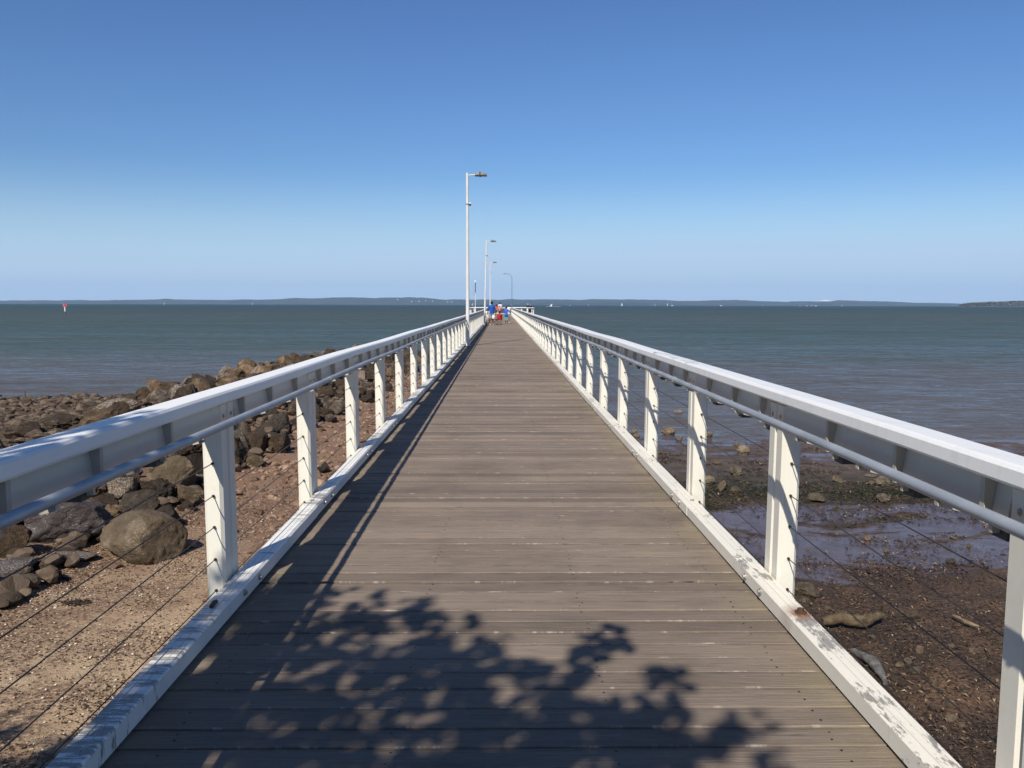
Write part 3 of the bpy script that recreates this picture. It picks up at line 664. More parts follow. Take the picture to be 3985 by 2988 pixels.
bm = bmesh.new(); tube(bm, [(0, 0, 0), (0, 0, 3.35)], [0.055, 0.05], 10); build('pole', bm, M['pole_white'], pm)
bm = bmesh.new(); tube(bm, [(0, 0, 3.35), (0, 0, 5.0)], [0.065, 0.06], 10); build('dark_sleeve', bm, M['dark_steel'], pm)
bm = bmesh.new(); box(bm, -0.12, 0.10, -0.5, 0.06, 4.95, 5.3); build('lamp_head', bm, M['pole_white'], pm)
bm = bmesh.new(); tube(bm, [(0, 0, 3.1), (-0.3, 0, 3.08)], 0.025, 6); build('arm', bm, M['dark_steel'], pm)

# ------------------------------------------------------------------ rocks
def rock_mat(name, a, b, c, crust=0.0, crust_c=(0.5, 0.46, 0.40), crack=0.22):
    t = NT(name); v = t.coord(); oi = t.n('ShaderNodeObjectInfo'); rv = oi.outputs['Random']
    ad = t.n('ShaderNodeVectorMath', operation='ADD'); cb = t.n('ShaderNodeCombineXYZ'); t.l(t.math('MULTIPLY', rv, 40.0), cb.inputs[0]); t.l(v, ad.inputs[0]); t.l(cb.outputs[0], ad.inputs[1])
    v = ad.outputs[0]
    n1 = t.noise(v, 1.6, 6, 0.65); n2 = t.noise(v, 9, 6, 0.7); n3 = t.noise(v, 34, 4, 0.7)
    col = t.ramp(t.math('ADD', t.math('MULTIPLY', n1, 0.6), t.math('MULTIPLY', n2, 0.4)), [(0.34, a), (0.5, b), (0.66, c)])
    col = t.mix(1.0, col, t.ramp(rv, [(0, (0.66, 0.66, 0.68)), (0.5, (1, 1, 1)), (1, (1.35, 1.22, 1.05))]), 'MULTIPLY')
    if crust:
        cm = t.math('MULTIPLY', t.ramp(n3, [(0.50, 0), (0.62, 1)]), t.ramp(t.math('ADD', n1, t.math('MULTIPLY', t.math('SUBTRACT', rv, 0.5), 0.25)), [(0.56 - crust, 0), (0.68 - crust, 1)]))
        col = t.mix(t.math('MULTIPLY', cm, 0.85), col, crust_c)
    vo = t.n('ShaderNodeTexVoronoi', feature='DISTANCE_TO_EDGE'); vo.inputs['Scale'].default_value = 2.6
    wv_ = t.n('ShaderNodeVectorMath', operation='ADD'); wc = t.n('ShaderNodeTexNoise'); wc.inputs['Scale'].default_value = 3.0; wc.inputs['Detail'].default_value = 4; t.l(v, wc.inputs['Vector'])
    ws = t.n('ShaderNodeVectorMath', operation='SCALE'); ws.inputs['Scale'].default_value = 0.55; t.l(wc.outputs[1], ws.inputs[0]); t.l(v, wv_.inputs[0]); t.l(ws.outputs[0], wv_.inputs[1]); t.l(wv_.outputs[0], vo.inputs['Vector'])
    crk = t.ramp(vo.outputs[0], [(0.0, 0.0), (0.035, 1.0)])
    h = t.math('ADD', t.math('ADD', t.math('MULTIPLY', n2, 0.7), t.math('MULTIPLY', n3, 0.4)), t.math('MULTIPLY', crk, crack))
    return t.done(col, 0.85, t.bump(h, 1.0, 0.09), spec=0.25)
RM = {
 'dark': rock_mat('basalt_rock', (0.026, 0.018, 0.012), (0.064, 0.045, 0.030), (0.140, 0.100, 0.066)),
 'grey': rock_mat('grey_rock', (0.045, 0.034, 0.025), (0.092, 0.071, 0.053), (0.17, 0.135, 0.10), 0.02),
 'ochre': rock_mat('ochre_rock', (0.060, 0.037, 0.020), (0.14, 0.09, 0.05), (0.29, 0.20, 0.12), 0.05, (0.50, 0.42, 0.30)),
 'crust': rock_mat('oyster_rock', (0.042, 0.030, 0.020), (0.10, 0.072, 0.048), (0.20, 0.15, 0.10), 0.10, (0.60, 0.56, 0.50)),
 'speck': rock_mat('speckled_rock', (0.070, 0.055, 0.050), (0.13, 0.105, 0.094), (0.19, 0.16, 0.145), 0.13, (0.66, 0.60, 0.57)),
 'brown': rock_mat('smooth_brown_rock', (0.075, 0.054, 0.034), (0.145, 0.107, 0.067), (0.26, 0.195, 0.12), 0.02, (0.42, 0.37, 0.29), 0.0),
}
RM['pale'] = rock_mat('pale_oyster_rock', (0.090, 0.066, 0.042), (0.20, 0.155, 0.105), (0.38, 0.31, 0.22), 0.14, (0.62, 0.56, 0.46))
RM['tan'] = rock_mat('tan_stone', (0.12, 0.085, 0.052), (0.25, 0.19, 0.125), (0.40, 0.32, 0.22), 0.02, (0.55, 0.48, 0.38))
def rock_mesh(seed, sub=5, cuts=9, rough=0.11, smooth=False, cutr=(0.62, 0.95)):
    rnd = random.Random(seed); bm = bmesh.new(); bmesh.ops.create_icosphere(bm, subdivisions=sub, radius=1.0)
    planes = []
    for _ in range(cuts):
        n = Vector((rnd.gauss(0, 1), rnd.gauss(0, 1), rnd.gauss(0, 0.8))).normalized(); planes.append((n, rnd.uniform(*cutr)))
    o = Vector((seed * 3.1, 0, 0))
    for v in bm.verts:
        p = v.co.copy(); p *= 1 + rough * 0.8 * noise.noise(p * 1.1 + o)
        for n, d in planes:
            e = p.dot(n) - d
            if e > 0: p -= n * e * 0.97
        rg = 1 - abs(noise.noise(p * 2.3 + o)) * 2                                   # fracture ridges and pits
        p *= 1 + rough * 0.35 * noise.noise(p * 3.0 + o) + rough * 0.30 * noise.noise(p * 7.5 + o) + rough * 0.22 * noise.noise(p * 17 + o) - rough * 0.45 * max(0, rg - 0.72)
        v.co = p
    xs_ = [v.co.x for v in bm.verts]; ys_ = [v.co.y for v in bm.verts]; zs_ = [v.co.z for v in bm.verts]
    for v in bm.verts:
        v.co.x = (v.co.x - min(xs_)) / (max(xs_) - min(xs_)) - 0.5; v.co.y = (v.co.y - min(ys_)) / (max(ys_) - min(ys_)) - 0.5; v.co.z = (v.co.z - min(zs_)) / (max(zs_) - min(zs_)) - 0.26
    me = bpy.data.meshes.new('rock'); bm.to_mesh(me); bm.free()
    for p in me.polygons: p.use_smooth = True
    return me
ROCKS = [rock_mesh(i, 5, 12 + i % 6, 0.15 + 0.04 * (i % 3), cutr=(0.42, 0.80)) for i in range(9)]
SMOOTH = rock_mesh(77, 5, 7, 0.10, cutr=(0.62, 0.95)); KNOB = rock_mesh(78, 5, 5, 0.42, cutr=(0.8, 1.0)); SLAB = rock_mesh(79, 5, 12, 0.14)
_mm = {}
def rock(me, mat, loc, size, rz, label, group=None, name='boulder', cat='boulder', tilt=(0, 0)):
    key = (me.name, mat)
    if key not in _mm:
        m2 = me.copy(); m2.materials.append(RM[mat]); _mm[key] = m2
    o = bpy.data.objects.new(name, _mm[key]); COL.objects.link(o)
    o.location = loc; o.scale = size; o.rotation_euler = (tilt[0], tilt[1], rz)
    return tag(o, label, cat, group)
def ground_hit(sx, sy):
    d = ray(sx, sy); t = 2.0
    while t < 400:
        p = CAMPOS + d * t
        if p.z < gz(p.x, p.y): break
        t += 0.05 if t < 20 else 0.15
    return CAMPOS + d * t
taken = []
def px_rock(me, mat, x0, x1, yb, yt, label, rz=0.0, deep=0.8, group=None, sink=0.0, flat=1.0, name='boulder', tilt=(0, 0)):
    """a rock whose foot is seen at (x0..x1, yb) and whose top at yt"""
    p = ground_hit((x0 + x1) / 2, yb - (yb - yt) * 0.06)
    wdt = (x1 - x0) / FPX * p.y; dep = wdt * deep; hh = max(0.06, ((yb - yt) / FPX * p.y - dep * 0.25 * (H + 1.6) / max(6, p.y)) * flat)
    y = p.y + dep * 0.42
    z = gz(p.x * y / p.y, y)
    q = Vector((p.x * y / p.y, y, z - sink + hh * 0.05)); taken.append((q.x, q.y, max(wdt, dep) * 0.5))
    rock(me, mat, q, (wdt * 1.06, dep, hh * 1.25), rz, label, group, name, name, tilt)
    return q
px_rock(SMOOTH, 'brown', 380, 708, 2208, 2010, 'big smooth brown boulder lying alone on the sand in front of the rock pile', 2.6, 0.85, flat=1.08)
px_rock(ROCKS[1], 'speck', 118, 432, 2140, 1950, 'large flat-topped boulder sprinkled with white shell, behind the smooth brown boulder', 0.3, 0.85)
px_rock(SLAB, 'speck', 180, 372, 2200, 2140, 'low white-crusted slab sunk in the sand beside the smooth brown boulder', 0.2, 0.7, flat=0.7)
px_rock(ROCKS[2], 'dark', -60, 122, 2190, 2045, 'dark angular boulder in shade at the left end of the rock pile', 0.8)
px_rock(ROCKS[5], 'speck', -40, 172, 2270, 2190, 'low dark rock crusted white with shell, closest to the corner of the sand', 1.1, 0.7)
px_rock(ROCKS[3], 'grey', 478, 624, 2022, 1905, 'upright grey-brown boulder standing behind the smooth brown boulder', 0.2, 0.7)
px_rock(ROCKS[6], 'grey', 545, 712, 2068, 1976, 'flat grey boulder tucked against the right shoulder of the smooth brown boulder', 0.6, 0.8)
px_rock(KNOB, 'ochre', 374, 480, 2070, 1973, 'small knobbly brown rock wedged between the shell-sprinkled and the smooth boulders', 0.0)
px_rock(ROCKS[4], 'dark', 285, 452, 2005, 1935, 'dark wedge-shaped boulder in shade behind the knobbly brown rock', 0.4)
px_rock(ROCKS[7], 'brown', 562, 760, 1936, 1784, 'large pitted brown boulder perched above a black hollow in the rock pile', 0.5, 0.8)
px_rock(ROCKS[8], 'brown', 680, 800, 1980, 1890, 'brown boulder half hidden behind the nearest left railing post', 0.1)
px_rock(KNOB, 'crust', 285, 482, 1950, 1800, 'knobbly oyster-crusted boulder under the hand pipe of the left railing', 1.2)
px_rock(SMOOTH, 'grey', 892, 978, 1730, 1636, 'rounded upright boulder just right of the nearest left railing post', 0.3, 0.6)
px_rock(ROCKS[1], 'grey', 1030, 1135, 1694, 1616, 'pale grey wedge boulder with a broad sunlit face', 2.2)
px_rock(ROCKS[5], 'dark', 965, 1053, 1772, 1680, 'dark cracked boulder leaning below the pale grey wedge boulder', 0.7)
px_rock(ROCKS[3], 'grey', 1040, 1134, 1760, 1682, 'pale block with a flat sunlit top, lowest of the pile before the pebbles', 1.5)
px_rock(ROCKS[0], 'dark', 1222, 1326, 1552, 1503, 'broad dark boulder seen between the second and third left railing posts', 0.2)
px_rock(ROCKS[2], 'brown', 962, 1028, 1824, 1776, 'small brown rock at the foot of the pile by the pebbles', 0.9)
px_rock(ROCKS[4], 'grey', 1237, 1284, 1845, 1801, 'small grey stone alone on the sand behind the second left railing post', 0.9, name='stone')
px_rock(ROCKS[6], 'dark', 1400, 1460, 1572, 1530, 'dark rounded boulder beside the third left railing post', 0.4)
px_rock(KNOB, 'crust', 146, 324, 1690, 1608, 'golden oyster-crusted boulder just above the left cap rail', 0.1, 0.8)
px_rock(ROCKS[7], 'crust', 343, 545, 1630, 1552, 'wide boulder matted with oysters on the crest near the rubble beach', 0.5, 0.7)
px_rock(ROCKS[8], 'ochre', 575, 712, 1552, 1474, 'boulder with a pale sunlit top on the crest of the breakwater', 0.3, 0.8)
px_rock(ROCKS[0], 'crust', 705, 848, 1517, 1463, 'speckled round-backed boulder on the crest next to the pale-topped one', 1.4, 0.8)
px_rock(KNOB, 'crust', 850, 926, 1487, 1424, 'white-crusted boulder below the tall reddish crest boulder', 0.8, 0.8)
px_rock(ROCKS[2], 'ochre', 926, 1003, 1470, 1400, 'tall reddish-brown boulder rising highest on the middle of the crest', 0.2, 0.8)
px_rock(ROCKS[3], 'ochre', 1023, 1086, 1412, 1375, 'flat-topped orange-tinged boulder on the crest', 1.0, 0.8)
px_rock(SMOOTH, 'dark', 1352, 1422, 1340, 1302, 'big round dark boulder at the seaward tip of the breakwater', 0.4, 0.9)
px_rock(ROCKS[5], 'grey', 1262, 1318, 1342, 1313, 'white-topped boulder near the seaward tip of the breakwater', 1.1, 0.9)
px_rock(ROCKS[6], 'crust', 1186, 1220, 1362, 1338, 'small white-capped boulder between two dark ones on the outer crest', 0.3, 0.9)

rnd = random.Random(4)
groups = {
 'dark': ('dark brown boulder packed into the breakwater', 'dark boulders of the breakwater'),
 'grey': ('weathered grey boulder packed into the breakwater', 'grey boulders of the breakwater'),
 'ochre': ('sunlit ochre boulder packed into the breakwater', 'ochre boulders of the breakwater'),
 'crust': ('boulder speckled with oyster shell in the breakwater', 'oyster-crusted boulders of the breakwater'),
}
n = 0
for k in range(9000):
    if n >= 290: break
    y = 7.5 + (rnd.random() ** 1.9) * 57.0; x = -rnd.uniform(4.4, 12.0)
    if y < 10 and x > -5.2: continue
    if y < 24 and -x > 8.2 + max(0, y - 15) * 0.25 and rnd.random() < 0.8: continue
    mid = 1 - abs(-x - 9.0) / 5.0
    sz = rnd.uniform(0.42, 0.78) + 0.40 * max(0, mid) * rnd.random()
    if -x > 11.6: sz *= 0.7
    if -x < 5.2: sz *= 0.8
    if y < 17: sz *= 0.9
    r = sz * 0.5
    if any((x - a) ** 2 + (y - b) ** 2 < (0.60 * (r + c)) ** 2 for a, b, c in taken): continue
    taken.append((x, y, r))
    mat = rnd.choices(('dark', 'grey', 'ochre', 'crust'), (5.0, 1.6, 1.8 if -x > 7.5 else 0.5, 1.6 if -x > 7.5 else 0.5))[0]
    lab, grp = groups[mat]
    hgt = sz * rnd.uniform(0.66, 1.0)
    rock(rnd.choice(ROCKS + [KNOB]), mat, (x, y, gz(x, y) + hgt * 0.04 + rnd.uniform(-0.05, 0.06)), (sz, sz * rnd.uniform(0.75, 1.05), hgt), rnd.uniform(0, 6.28), lab, grp, tilt=(rnd.uniform(-.35, .35), rnd.uniform(-.35, .35)))
    n += 1

# small stones nobody could count: the rubble beach and the gravel apron
def scatter_stones(name, mat, spots, seed):
    rnd = random.Random(seed); src = []
    for i in range(6):
        b0 = bmesh.new(); bmesh.ops.create_icosphere(b0, subdivisions=2, radius=0.5); rr = random.Random(seed + i)
        pls = [(Vector((rr.gauss(0, 1), rr.gauss(0, 1), rr.gauss(0, 1))).normalized(), rr.uniform(0.25, 0.42)) for _ in range(8)]
        for v in b0.verts:
            for nn, d in pls:
                e = v.co.dot(nn) - d
                if e > 0: v.co -= nn * e
        src.append(([v.co.copy() for v in b0.verts], [[v.index for v in f.verts] for f in b0.faces])); b0.free()
    V, F = [], []
    for x, y, sz, z in spots:
        vs_, fs_ = src[rnd.randrange(6)]
        m = Matrix.Translation((x, y, z + sz * 0.12)) @ Matrix.Rotation(rnd.uniform(0, 6.28), 4, 'Z') @ Matrix.Rotation(rnd.uniform(-.5, .5), 4, 'X') @ Matrix.Diagonal((sz, sz * rnd.uniform(.6, 1), sz * rnd.uniform(.4, .75), 1))
        o = len(V); V += [tuple(m @ v) for v in vs_]; F += [[i + o for i in f] for f in fs_]
    me = bpy.data.meshes.new(name); me.from_pydata(V, [], F)
    return tag(link(name, me, mat), kind='stuff')
def stone_mat(name, a, b, c):
    t = NT(name); pos, _ = t.wpos(); n = t.noise(pos, 2.6, 5, 0.7); n2 = t.noise(pos, 30, 5, 0.7)
    cell = t.vor(pos, 5.0, out=1)
    g = t.n('ShaderNodeSeparateColor'); t.l(cell, g.inputs[0])
    col = t.ramp(t.math('ADD', t.math('MULTIPLY', n, 0.4), t.math('MULTIPLY', g.outputs[0], 0.6)), [(0.2, a), (0.5, b), (0.85, c)])
    col = t.mix(t.math('MULTIPLY', t.ramp(n2, [(0.6, 0), (0.72, 1)]), 0.4), col, (0.42, 0.36, 0.28))
    return t.done(col, 0.88, t.bump(n2, 0.7, 0.02), spec=0.25)
spots = []
for _ in range(6400):
    y = 11 + rnd.random() ** 1.1 * 21; x = -rnd.uniform(7.5, 23)
    if gz(x, y) < SEA - 0.10: continue
    if -x < 12 and y > 26: continue
    spots.append((x, y, rnd.uniform(0.10, 0.24) * rnd.choice((1, 1, 1, 1.7, 2.3)), gz(x, y)))
for _ in range(4200):
    y = 7.6 + rnd.random() ** 1.2 * 57; x = -rnd.uniform(4.8, 13.2); spots.append((x, y, rnd.uniform(0.14, 0.42), gz(x, y) + 0.04))
scatter_stones('rubble', stone_mat('rubble_stone', (0.034, 0.023, 0.015), (0.080, 0.057, 0.039), (0.17, 0.125, 0.086)), spots, 21)
spots = []
for _ in range(9000):
    y = 9 + rnd.random() ** 1.3 * 36; x = -rnd.uniform(1.4, 5.6)
    dens = sstep(8.5, 15, y) * (0.55 + 0.45 * noise.noise(Vector((x * 0.9, y * 0.6, 3))))
    if rnd.random() > dens: continue
    spots.append((x, y, rnd.uniform(0.04, 0.11) * rnd.choice((1, 1, 1, 1, 1.6, 2.6)), gz(x, y) - 0.01))
scatter_stones('pebbles', stone_mat('gravel_stone', (0.10, 0.058, 0.038), (0.20, 0.125, 0.082), (0.34, 0.24, 0.165)), spots, 31)

# rocks on the mudflat: (centre x, foot y, width px, height px, kind, label)
mud_rocks = [
 (2470, 1685, 25, 16, 'crust', None), (2478, 1703, 34, 14, 'grey', None), (2604, 1690, 52, 22, 'ochre', 'long ochre rock sitting in the shallows at the edge of the mudflat'),
 (2760, 1703, 36, 22, 'crust', 'squarish oyster rock standing in the shallows with its reflection below'), (2645, 1716, 30, 18, 'grey', None), (2548, 1738, 14, 16, 'dark', None),
 (2870, 1739, 28, 14, 'grey', None), (2898, 1770, 48, 34, 'crust', 'round oyster-crusted rock beside a small pool of sky-blue water, farthest of the big ones'), (2950, 1760, 10, 9, 'grey', None),
 (2868, 1852, 50, 36, 'crust', 'knobbly oyster rock standing in a blue puddle in the middle of the mudflat'), (2750, 1812, 32, 18, 'grey', None), (2792, 1808, 36, 15, 'grey', None),
 (2762, 1888, 50, 32, 'speck', 'dark rock with white oyster shells next to the second right railing post'), (2813, 1912, 42, 40, 'ochre', 'upright ochre-topped stone in the wet mud, right of the white-shelled rock'), (2869, 1920, 40, 22, 'ochre', 'low ochre stone just right of the upright ochre-topped stone'),
 (2972, 1810, 22, 9, 'speck', None), (3268, 1880, 42, 24, 'grey', 'rounded grey-brown rock in green weed right of the nearer right railing post'), (3390, 1888, 22, 16, 'ochre', None),
 (3188, 1956, 78, 27, 'ochre', 'wide flat split stone lying on the dark green weed'), (3442, 1893, 60, 32, 'crust', 'jagged oyster rock with a flat pale stone at its foot, below the hand pipe'), (3448, 1955, 62, 28, 'crust', 'low domed oyster rock under the right hand pipe'),
 (3396, 1858, 44, 8, 'speck', None), (3708, 2200, 40, 22, 'speck', 'small pale shell-covered stone alone on the brown weed near the far right post'), (3140, 2330, 92, 46, 'ochre', 'long smooth tan stone close behind the kerb, at the foot of the nearer right post'),
 (3562, 2412, 58, 28, 'ochre', 'small tan lump of stone on the weed right of the driftwood log'), (2642, 1618, 46, 12, 'crust', None), (2560, 1765, 40, 8, 'speck', None)]
_r = random.Random(8)
for _ in range(70):
    cy = 1700 + 1230 * _r.random() ** 1.5; mud_rocks.append((_r.uniform(2560 + max(0, cy - 1800) * 0.9, 3800), cy, _r.uniform(7, 24) * (cy - 1184) / 750, _r.uniform(5, 13) * (cy - 1184) / 750, _r.choice(('crust', 'ochre', 'ochre', 'speck', 'speck')), None))
for i, (cx, yb, wp, hp, mt, lab) in enumerate(mud_rocks):
    p = at_z(cx, yb, gz(*at_z(cx, yb, -1.9).xy[:]))
    wd = wp / FPX * p.y * 1.12; hh = hp / FPX * p.y * 1.25; mt = {'crust': 'pale', 'speck': 'pale', 'ochre': 'tan', 'grey': 'tan'}.get(mt, mt)
    me = (KNOB, ROCKS[i % 9], SLAB)[0 if mt == 'pale' and hp > 14 else 2 if hp < wp * 0.45 else 1]
    z = max(gz(p.x, p.y), SEA - 0.05) + hh * 0.08
    rock(me, mt, (p.x, p.y + wd * 0.35, z), (wd, wd * 0.8, hh * 1.15), i * 1.3, lab or 'small stone scattered on the mudflat right of the pier', None if lab else 'small stones on the mudflat', 'mudflat_rock', 'rock')

# driftwood
def wood_mat(name, a, b, c):
    t = NT(name); v = t.coord((11, 11, 16)); n = t.noise(v, 1.0, 7, 0.75); n2 = t.noise(t.coord(), 9, 4)
    col = t.mix(t.ramp(n2, [(0.55, 0), (0.7, 1)]), t.ramp(n, [(0.3, a), (0.55, b), (0.8, c)]), tuple(x * 0.45 for x in a))
    return t.done(col, 0.85, t.bump(n, 0.8, 0.012), spec=0.2)
def limb(name, pts, rads, mat, label, cat, knots=()):
    bm = bmesh.new(); P = []; Rr = []
    for (a, b_), (ra, rb) in zip(zip(pts, pts[1:]), zip(rads, rads[1:])):
        for k in range(6): t_ = k / 6; P.append(Vector(a).lerp(Vector(b_), t_)); Rr.append(ra + (rb - ra) * t_)
    P.append(Vector(pts[-1])); Rr.append(rads[-1]); tube(bm, P, Rr, 14)
    for c, d, r in knots: tube(bm, [c, Vector(c) + Vector(d) * 0.6, Vector(c) + Vector(d)], [r, r * 0.8, r * 0.35], 8)
    for v in bm.verts: v.co += v.co.normalized() * 0 + Vector((noise.noise(v.co * 14), noise.noise(v.co * 14 + Vector((9, 0, 0))), noise.noise(v.co * 14 + Vector((0, 9, 0))))) * 0.014
    o = build(name, bm, mat, smooth=True); return tag(o, label, cat)
zb = -1.76
A, B_, C_, D_ = (at_z(3195, 2440, zb), at_z(3270, 2432, zb), at_z(3360, 2442, zb), at_z(3425, 2418, zb))
U = Vector((0, 0, 0.06))
limb('driftwood_log', [A + U * 0.9, B_ + U * 1.25, C_ + U * 1.0, D_ + U * 1.3], [0.040, 0.064, 0.060, 0.036], wood_mat('driftwood', (0.045, 0.032, 0.018), (0.115, 0.083, 0.048), (0.27, 0.21, 0.13)),
     'knobbly bleached driftwood log lying on dark weed beside the right kerb', 'driftwood', [(tuple(D_ + U * 1.4), (0.02, 0, 0.10), 0.020), (tuple(B_ + U * 2.0), (-0.02, 0, 0.035), 0.02), (tuple(C_ + U * 1.8), (0.04, 0.02, 0.03), 0.02)])
limb('stick', [at_z(3712, 2402, zb) + U * 0.3, at_z(3760, 2428, zb) + U * 0.35, at_z(3806, 2445, zb) + U * 0.3], [0.012, 0.019, 0.014], wood_mat('bleached_stick', (0.13, 0.095, 0.055), (0.24, 0.18, 0.11), (0.40, 0.32, 0.21)), 'short bleached stick lying on the weed right of the driftwood log', 'stick')
limb('grey_log', [at_z(3325, 2545, zb) + U * 0.4, at_z(3400, 2600, zb) + U * 0.9, at_z(3448, 2668, zb) + U * 0.4], [0.030, 0.055, 0.022], wood_mat('grey_wood', (0.06, 0.057, 0.053), (0.15, 0.143, 0.135), (0.28, 0.27, 0.255)), 'weathered grey piece of wood poking out from behind the right kerb', 'driftwood')
# a clump of dry weed on the sand, a stake in the shallows
def weed_tuft(loc, r, nblade, seed, mat, label):
    rnd = random.Random(seed); bm = bmesh.new()
    for _ in range(nblade):
        a = rnd.uniform(0, 6.28); q = r * math.sqrt(rnd.random()); x, y = math.cos(a) * q * 1.5, math.sin(a) * q * 0.8; d = Vector((rnd.uniform(-1, 1), rnd.uniform(-1, 1), rnd.uniform(0.1, 0.9))).normalized() * rnd.uniform(0.03, 0.08)
        tube(bm, [(x, y, 0), (x + d.x * .5, y + d.y * .5, d.z * .7), (x + d.x, y + d.y, d.z * .5)], [0.004, 0.005, 0.002], 4)
    o = build('weed_clump', bm, mat); o.location = loc; return tag(o, label, 'seaweed')
M['weed'] = plain('dry_weed', (0.035, 0.024, 0.016), 0.9, 0, 0.5, 30)
p = ground_hit(295, 2350); weed_tuft(p, 0.10, 130, 1, M['weed'], 'dark clump of dry weed on the bare sand in front of the smooth boulder')
p = ground_hit(252, 2258); weed_tuft(p, 0.04, 50, 2, M['weed'], 'tiny tuft of weed on the sand near the shell-crusted rocks')

# --- litter: shell grit on the sand, torn weed on the flat (uncountable)
def chips(name, N, region, zfun, size, cols, seed, curl=0.0, dens=None):
    rnd = random.Random(seed); V, F, Cc = [], [], []
    while len(F) < N * 2:
        x, y = region(rnd)
        if dens and rnd.random() > dens(x, y): continue
        z = zfun(x, y) + rnd.uniform(0.0, 0.008); s = rnd.uniform(*size); a = rnd.uniform(0, 6.28); asp = rnd.uniform(0.35, 1.0) if not curl else rnd.uniform(0.12, 0.35)
        ux = Vector((math.cos(a), math.sin(a), rnd.uniform(-.25, .25))) * s; uy = Vector((-math.sin(a), math.cos(a), rnd.uniform(-.4, .4))) * s * asp
        c = Vector((x, y, z + abs(ux.z) + abs(uy.z) * .5)); o = len(V); up = Vector((0, 0, s * rnd.uniform(0.1, 0.3 + curl)))
        V += [tuple(c - ux), tuple(c - uy + up), tuple(c + ux), tuple(c + uy + up)]; F += [(o, o + 1, o + 3), (o + 1, o + 2, o + 3)]
        pw = 1.0 + 1.6 * noise.noise(Vector((x * 1.7, y * 1.7, 33.0 + seed))); k = rnd.choices(range(len(cols)), [max(0.02, q[1] * (1 + (pw - 1) * (j_ / (len(cols) - 1) - 0.3))) for j_, q in enumerate(cols)])[0]; b_ = rnd.uniform(0.75, 1.25); Cc += [tuple(min(1, q * b_) for q in cols[k][0]) + (1,)] * 2
    me = bpy.data.meshes.new(name); me.from_pydata(V, [], F); at = me.color_attributes.new('tone', 'FLOAT_COLOR', 'CORNER')
    for i, pg in enumerate(me.polygons):
        for li in pg.loop_indices: at.data[li].color = Cc[i]
    t = NT(name + '_mat'); an = t.n('ShaderNodeAttribute'); an.attribute_name = 'tone'
    return tag(link(name, me, t.done(an.outputs['Color'], 0.7, spec=0.3)), kind='stuff')
shell = [((0.055, 0.03, 0.018), 5), ((0.10, 0.06, 0.036), 6), ((0.24, 0.165, 0.105), 5), ((0.42, 0.31, 0.21), 5), ((0.55, 0.44, 0.33), 1.8), ((0.70, 0.62, 0.53), 0.4)]
def grit_d(x, y): return max(0.06, min(1, 0.55 + 1.3 * noise.noise(Vector((x * 0.9, y * 1.3, 4.0)))))
chips('shell_grit', 46000, lambda r: (-1.3 - r.random() ** 0.9 * 4.6, 4.2 + r.random() ** 1.5 * 10), gz, (0.006, 0.017), shell, 3, 0, grit_d)
torn = [((0.025, 0.016, 0.011), 6), ((0.062, 0.040, 0.026), 6), ((0.135, 0.090, 0.054), 3.0), ((0.21, 0.145, 0.085), 1.0), ((0.34, 0.26, 0.17), 0.25)]
def weed_d(x, y):
    w_ = noise.noise(Vector((x * 0.5, y * 1.0, 8.0)))
    return max(0.03, min(1, (1.15 - sstep(8.6, 10.6, y) * 1.0 + w_ * 1.3)))
chips('seaweed', 42000, lambda r: (1.7 + r.random() * 8.5, 4.6 + r.random() ** 1.25 * 8.0), gz, (0.008, 0.036), torn, 5, 0.35, weed_d)
chips('drift_weed', 9000, lambda r: (2.0 + r.random() * 10, 9.6 + r.random() * 12), gz, (0.015, 0.06), torn, 9, 0.3, lambda x, y: 1.0 if noise.noise(Vector((x * 0.75, y * 1.9, 5.5))) + 0.5 * noise.noise(Vector((x * 3, y * 5, 1.5))) > 0.22 else 0.03)
algae = [((0.016, 0.016, 0.007), 5), ((0.036, 0.034, 0.014), 4), ((0.07, 0.055, 0.03), 2), ((0.10, 0.07, 0.04), 1)]
chips('algae', 8000, lambda r: (2.0 + r.random() * 9, 12.4 + r.random() * 5.5), gz, (0.02, 0.06), algae, 6, 0.35, lambda x, y: max(0.0, min(1, 0.9 - abs(y - 15.0) / 1.9 + 1.1 * noise.noise(Vector((x * 0.45, y * 0.9, 2.0))))))
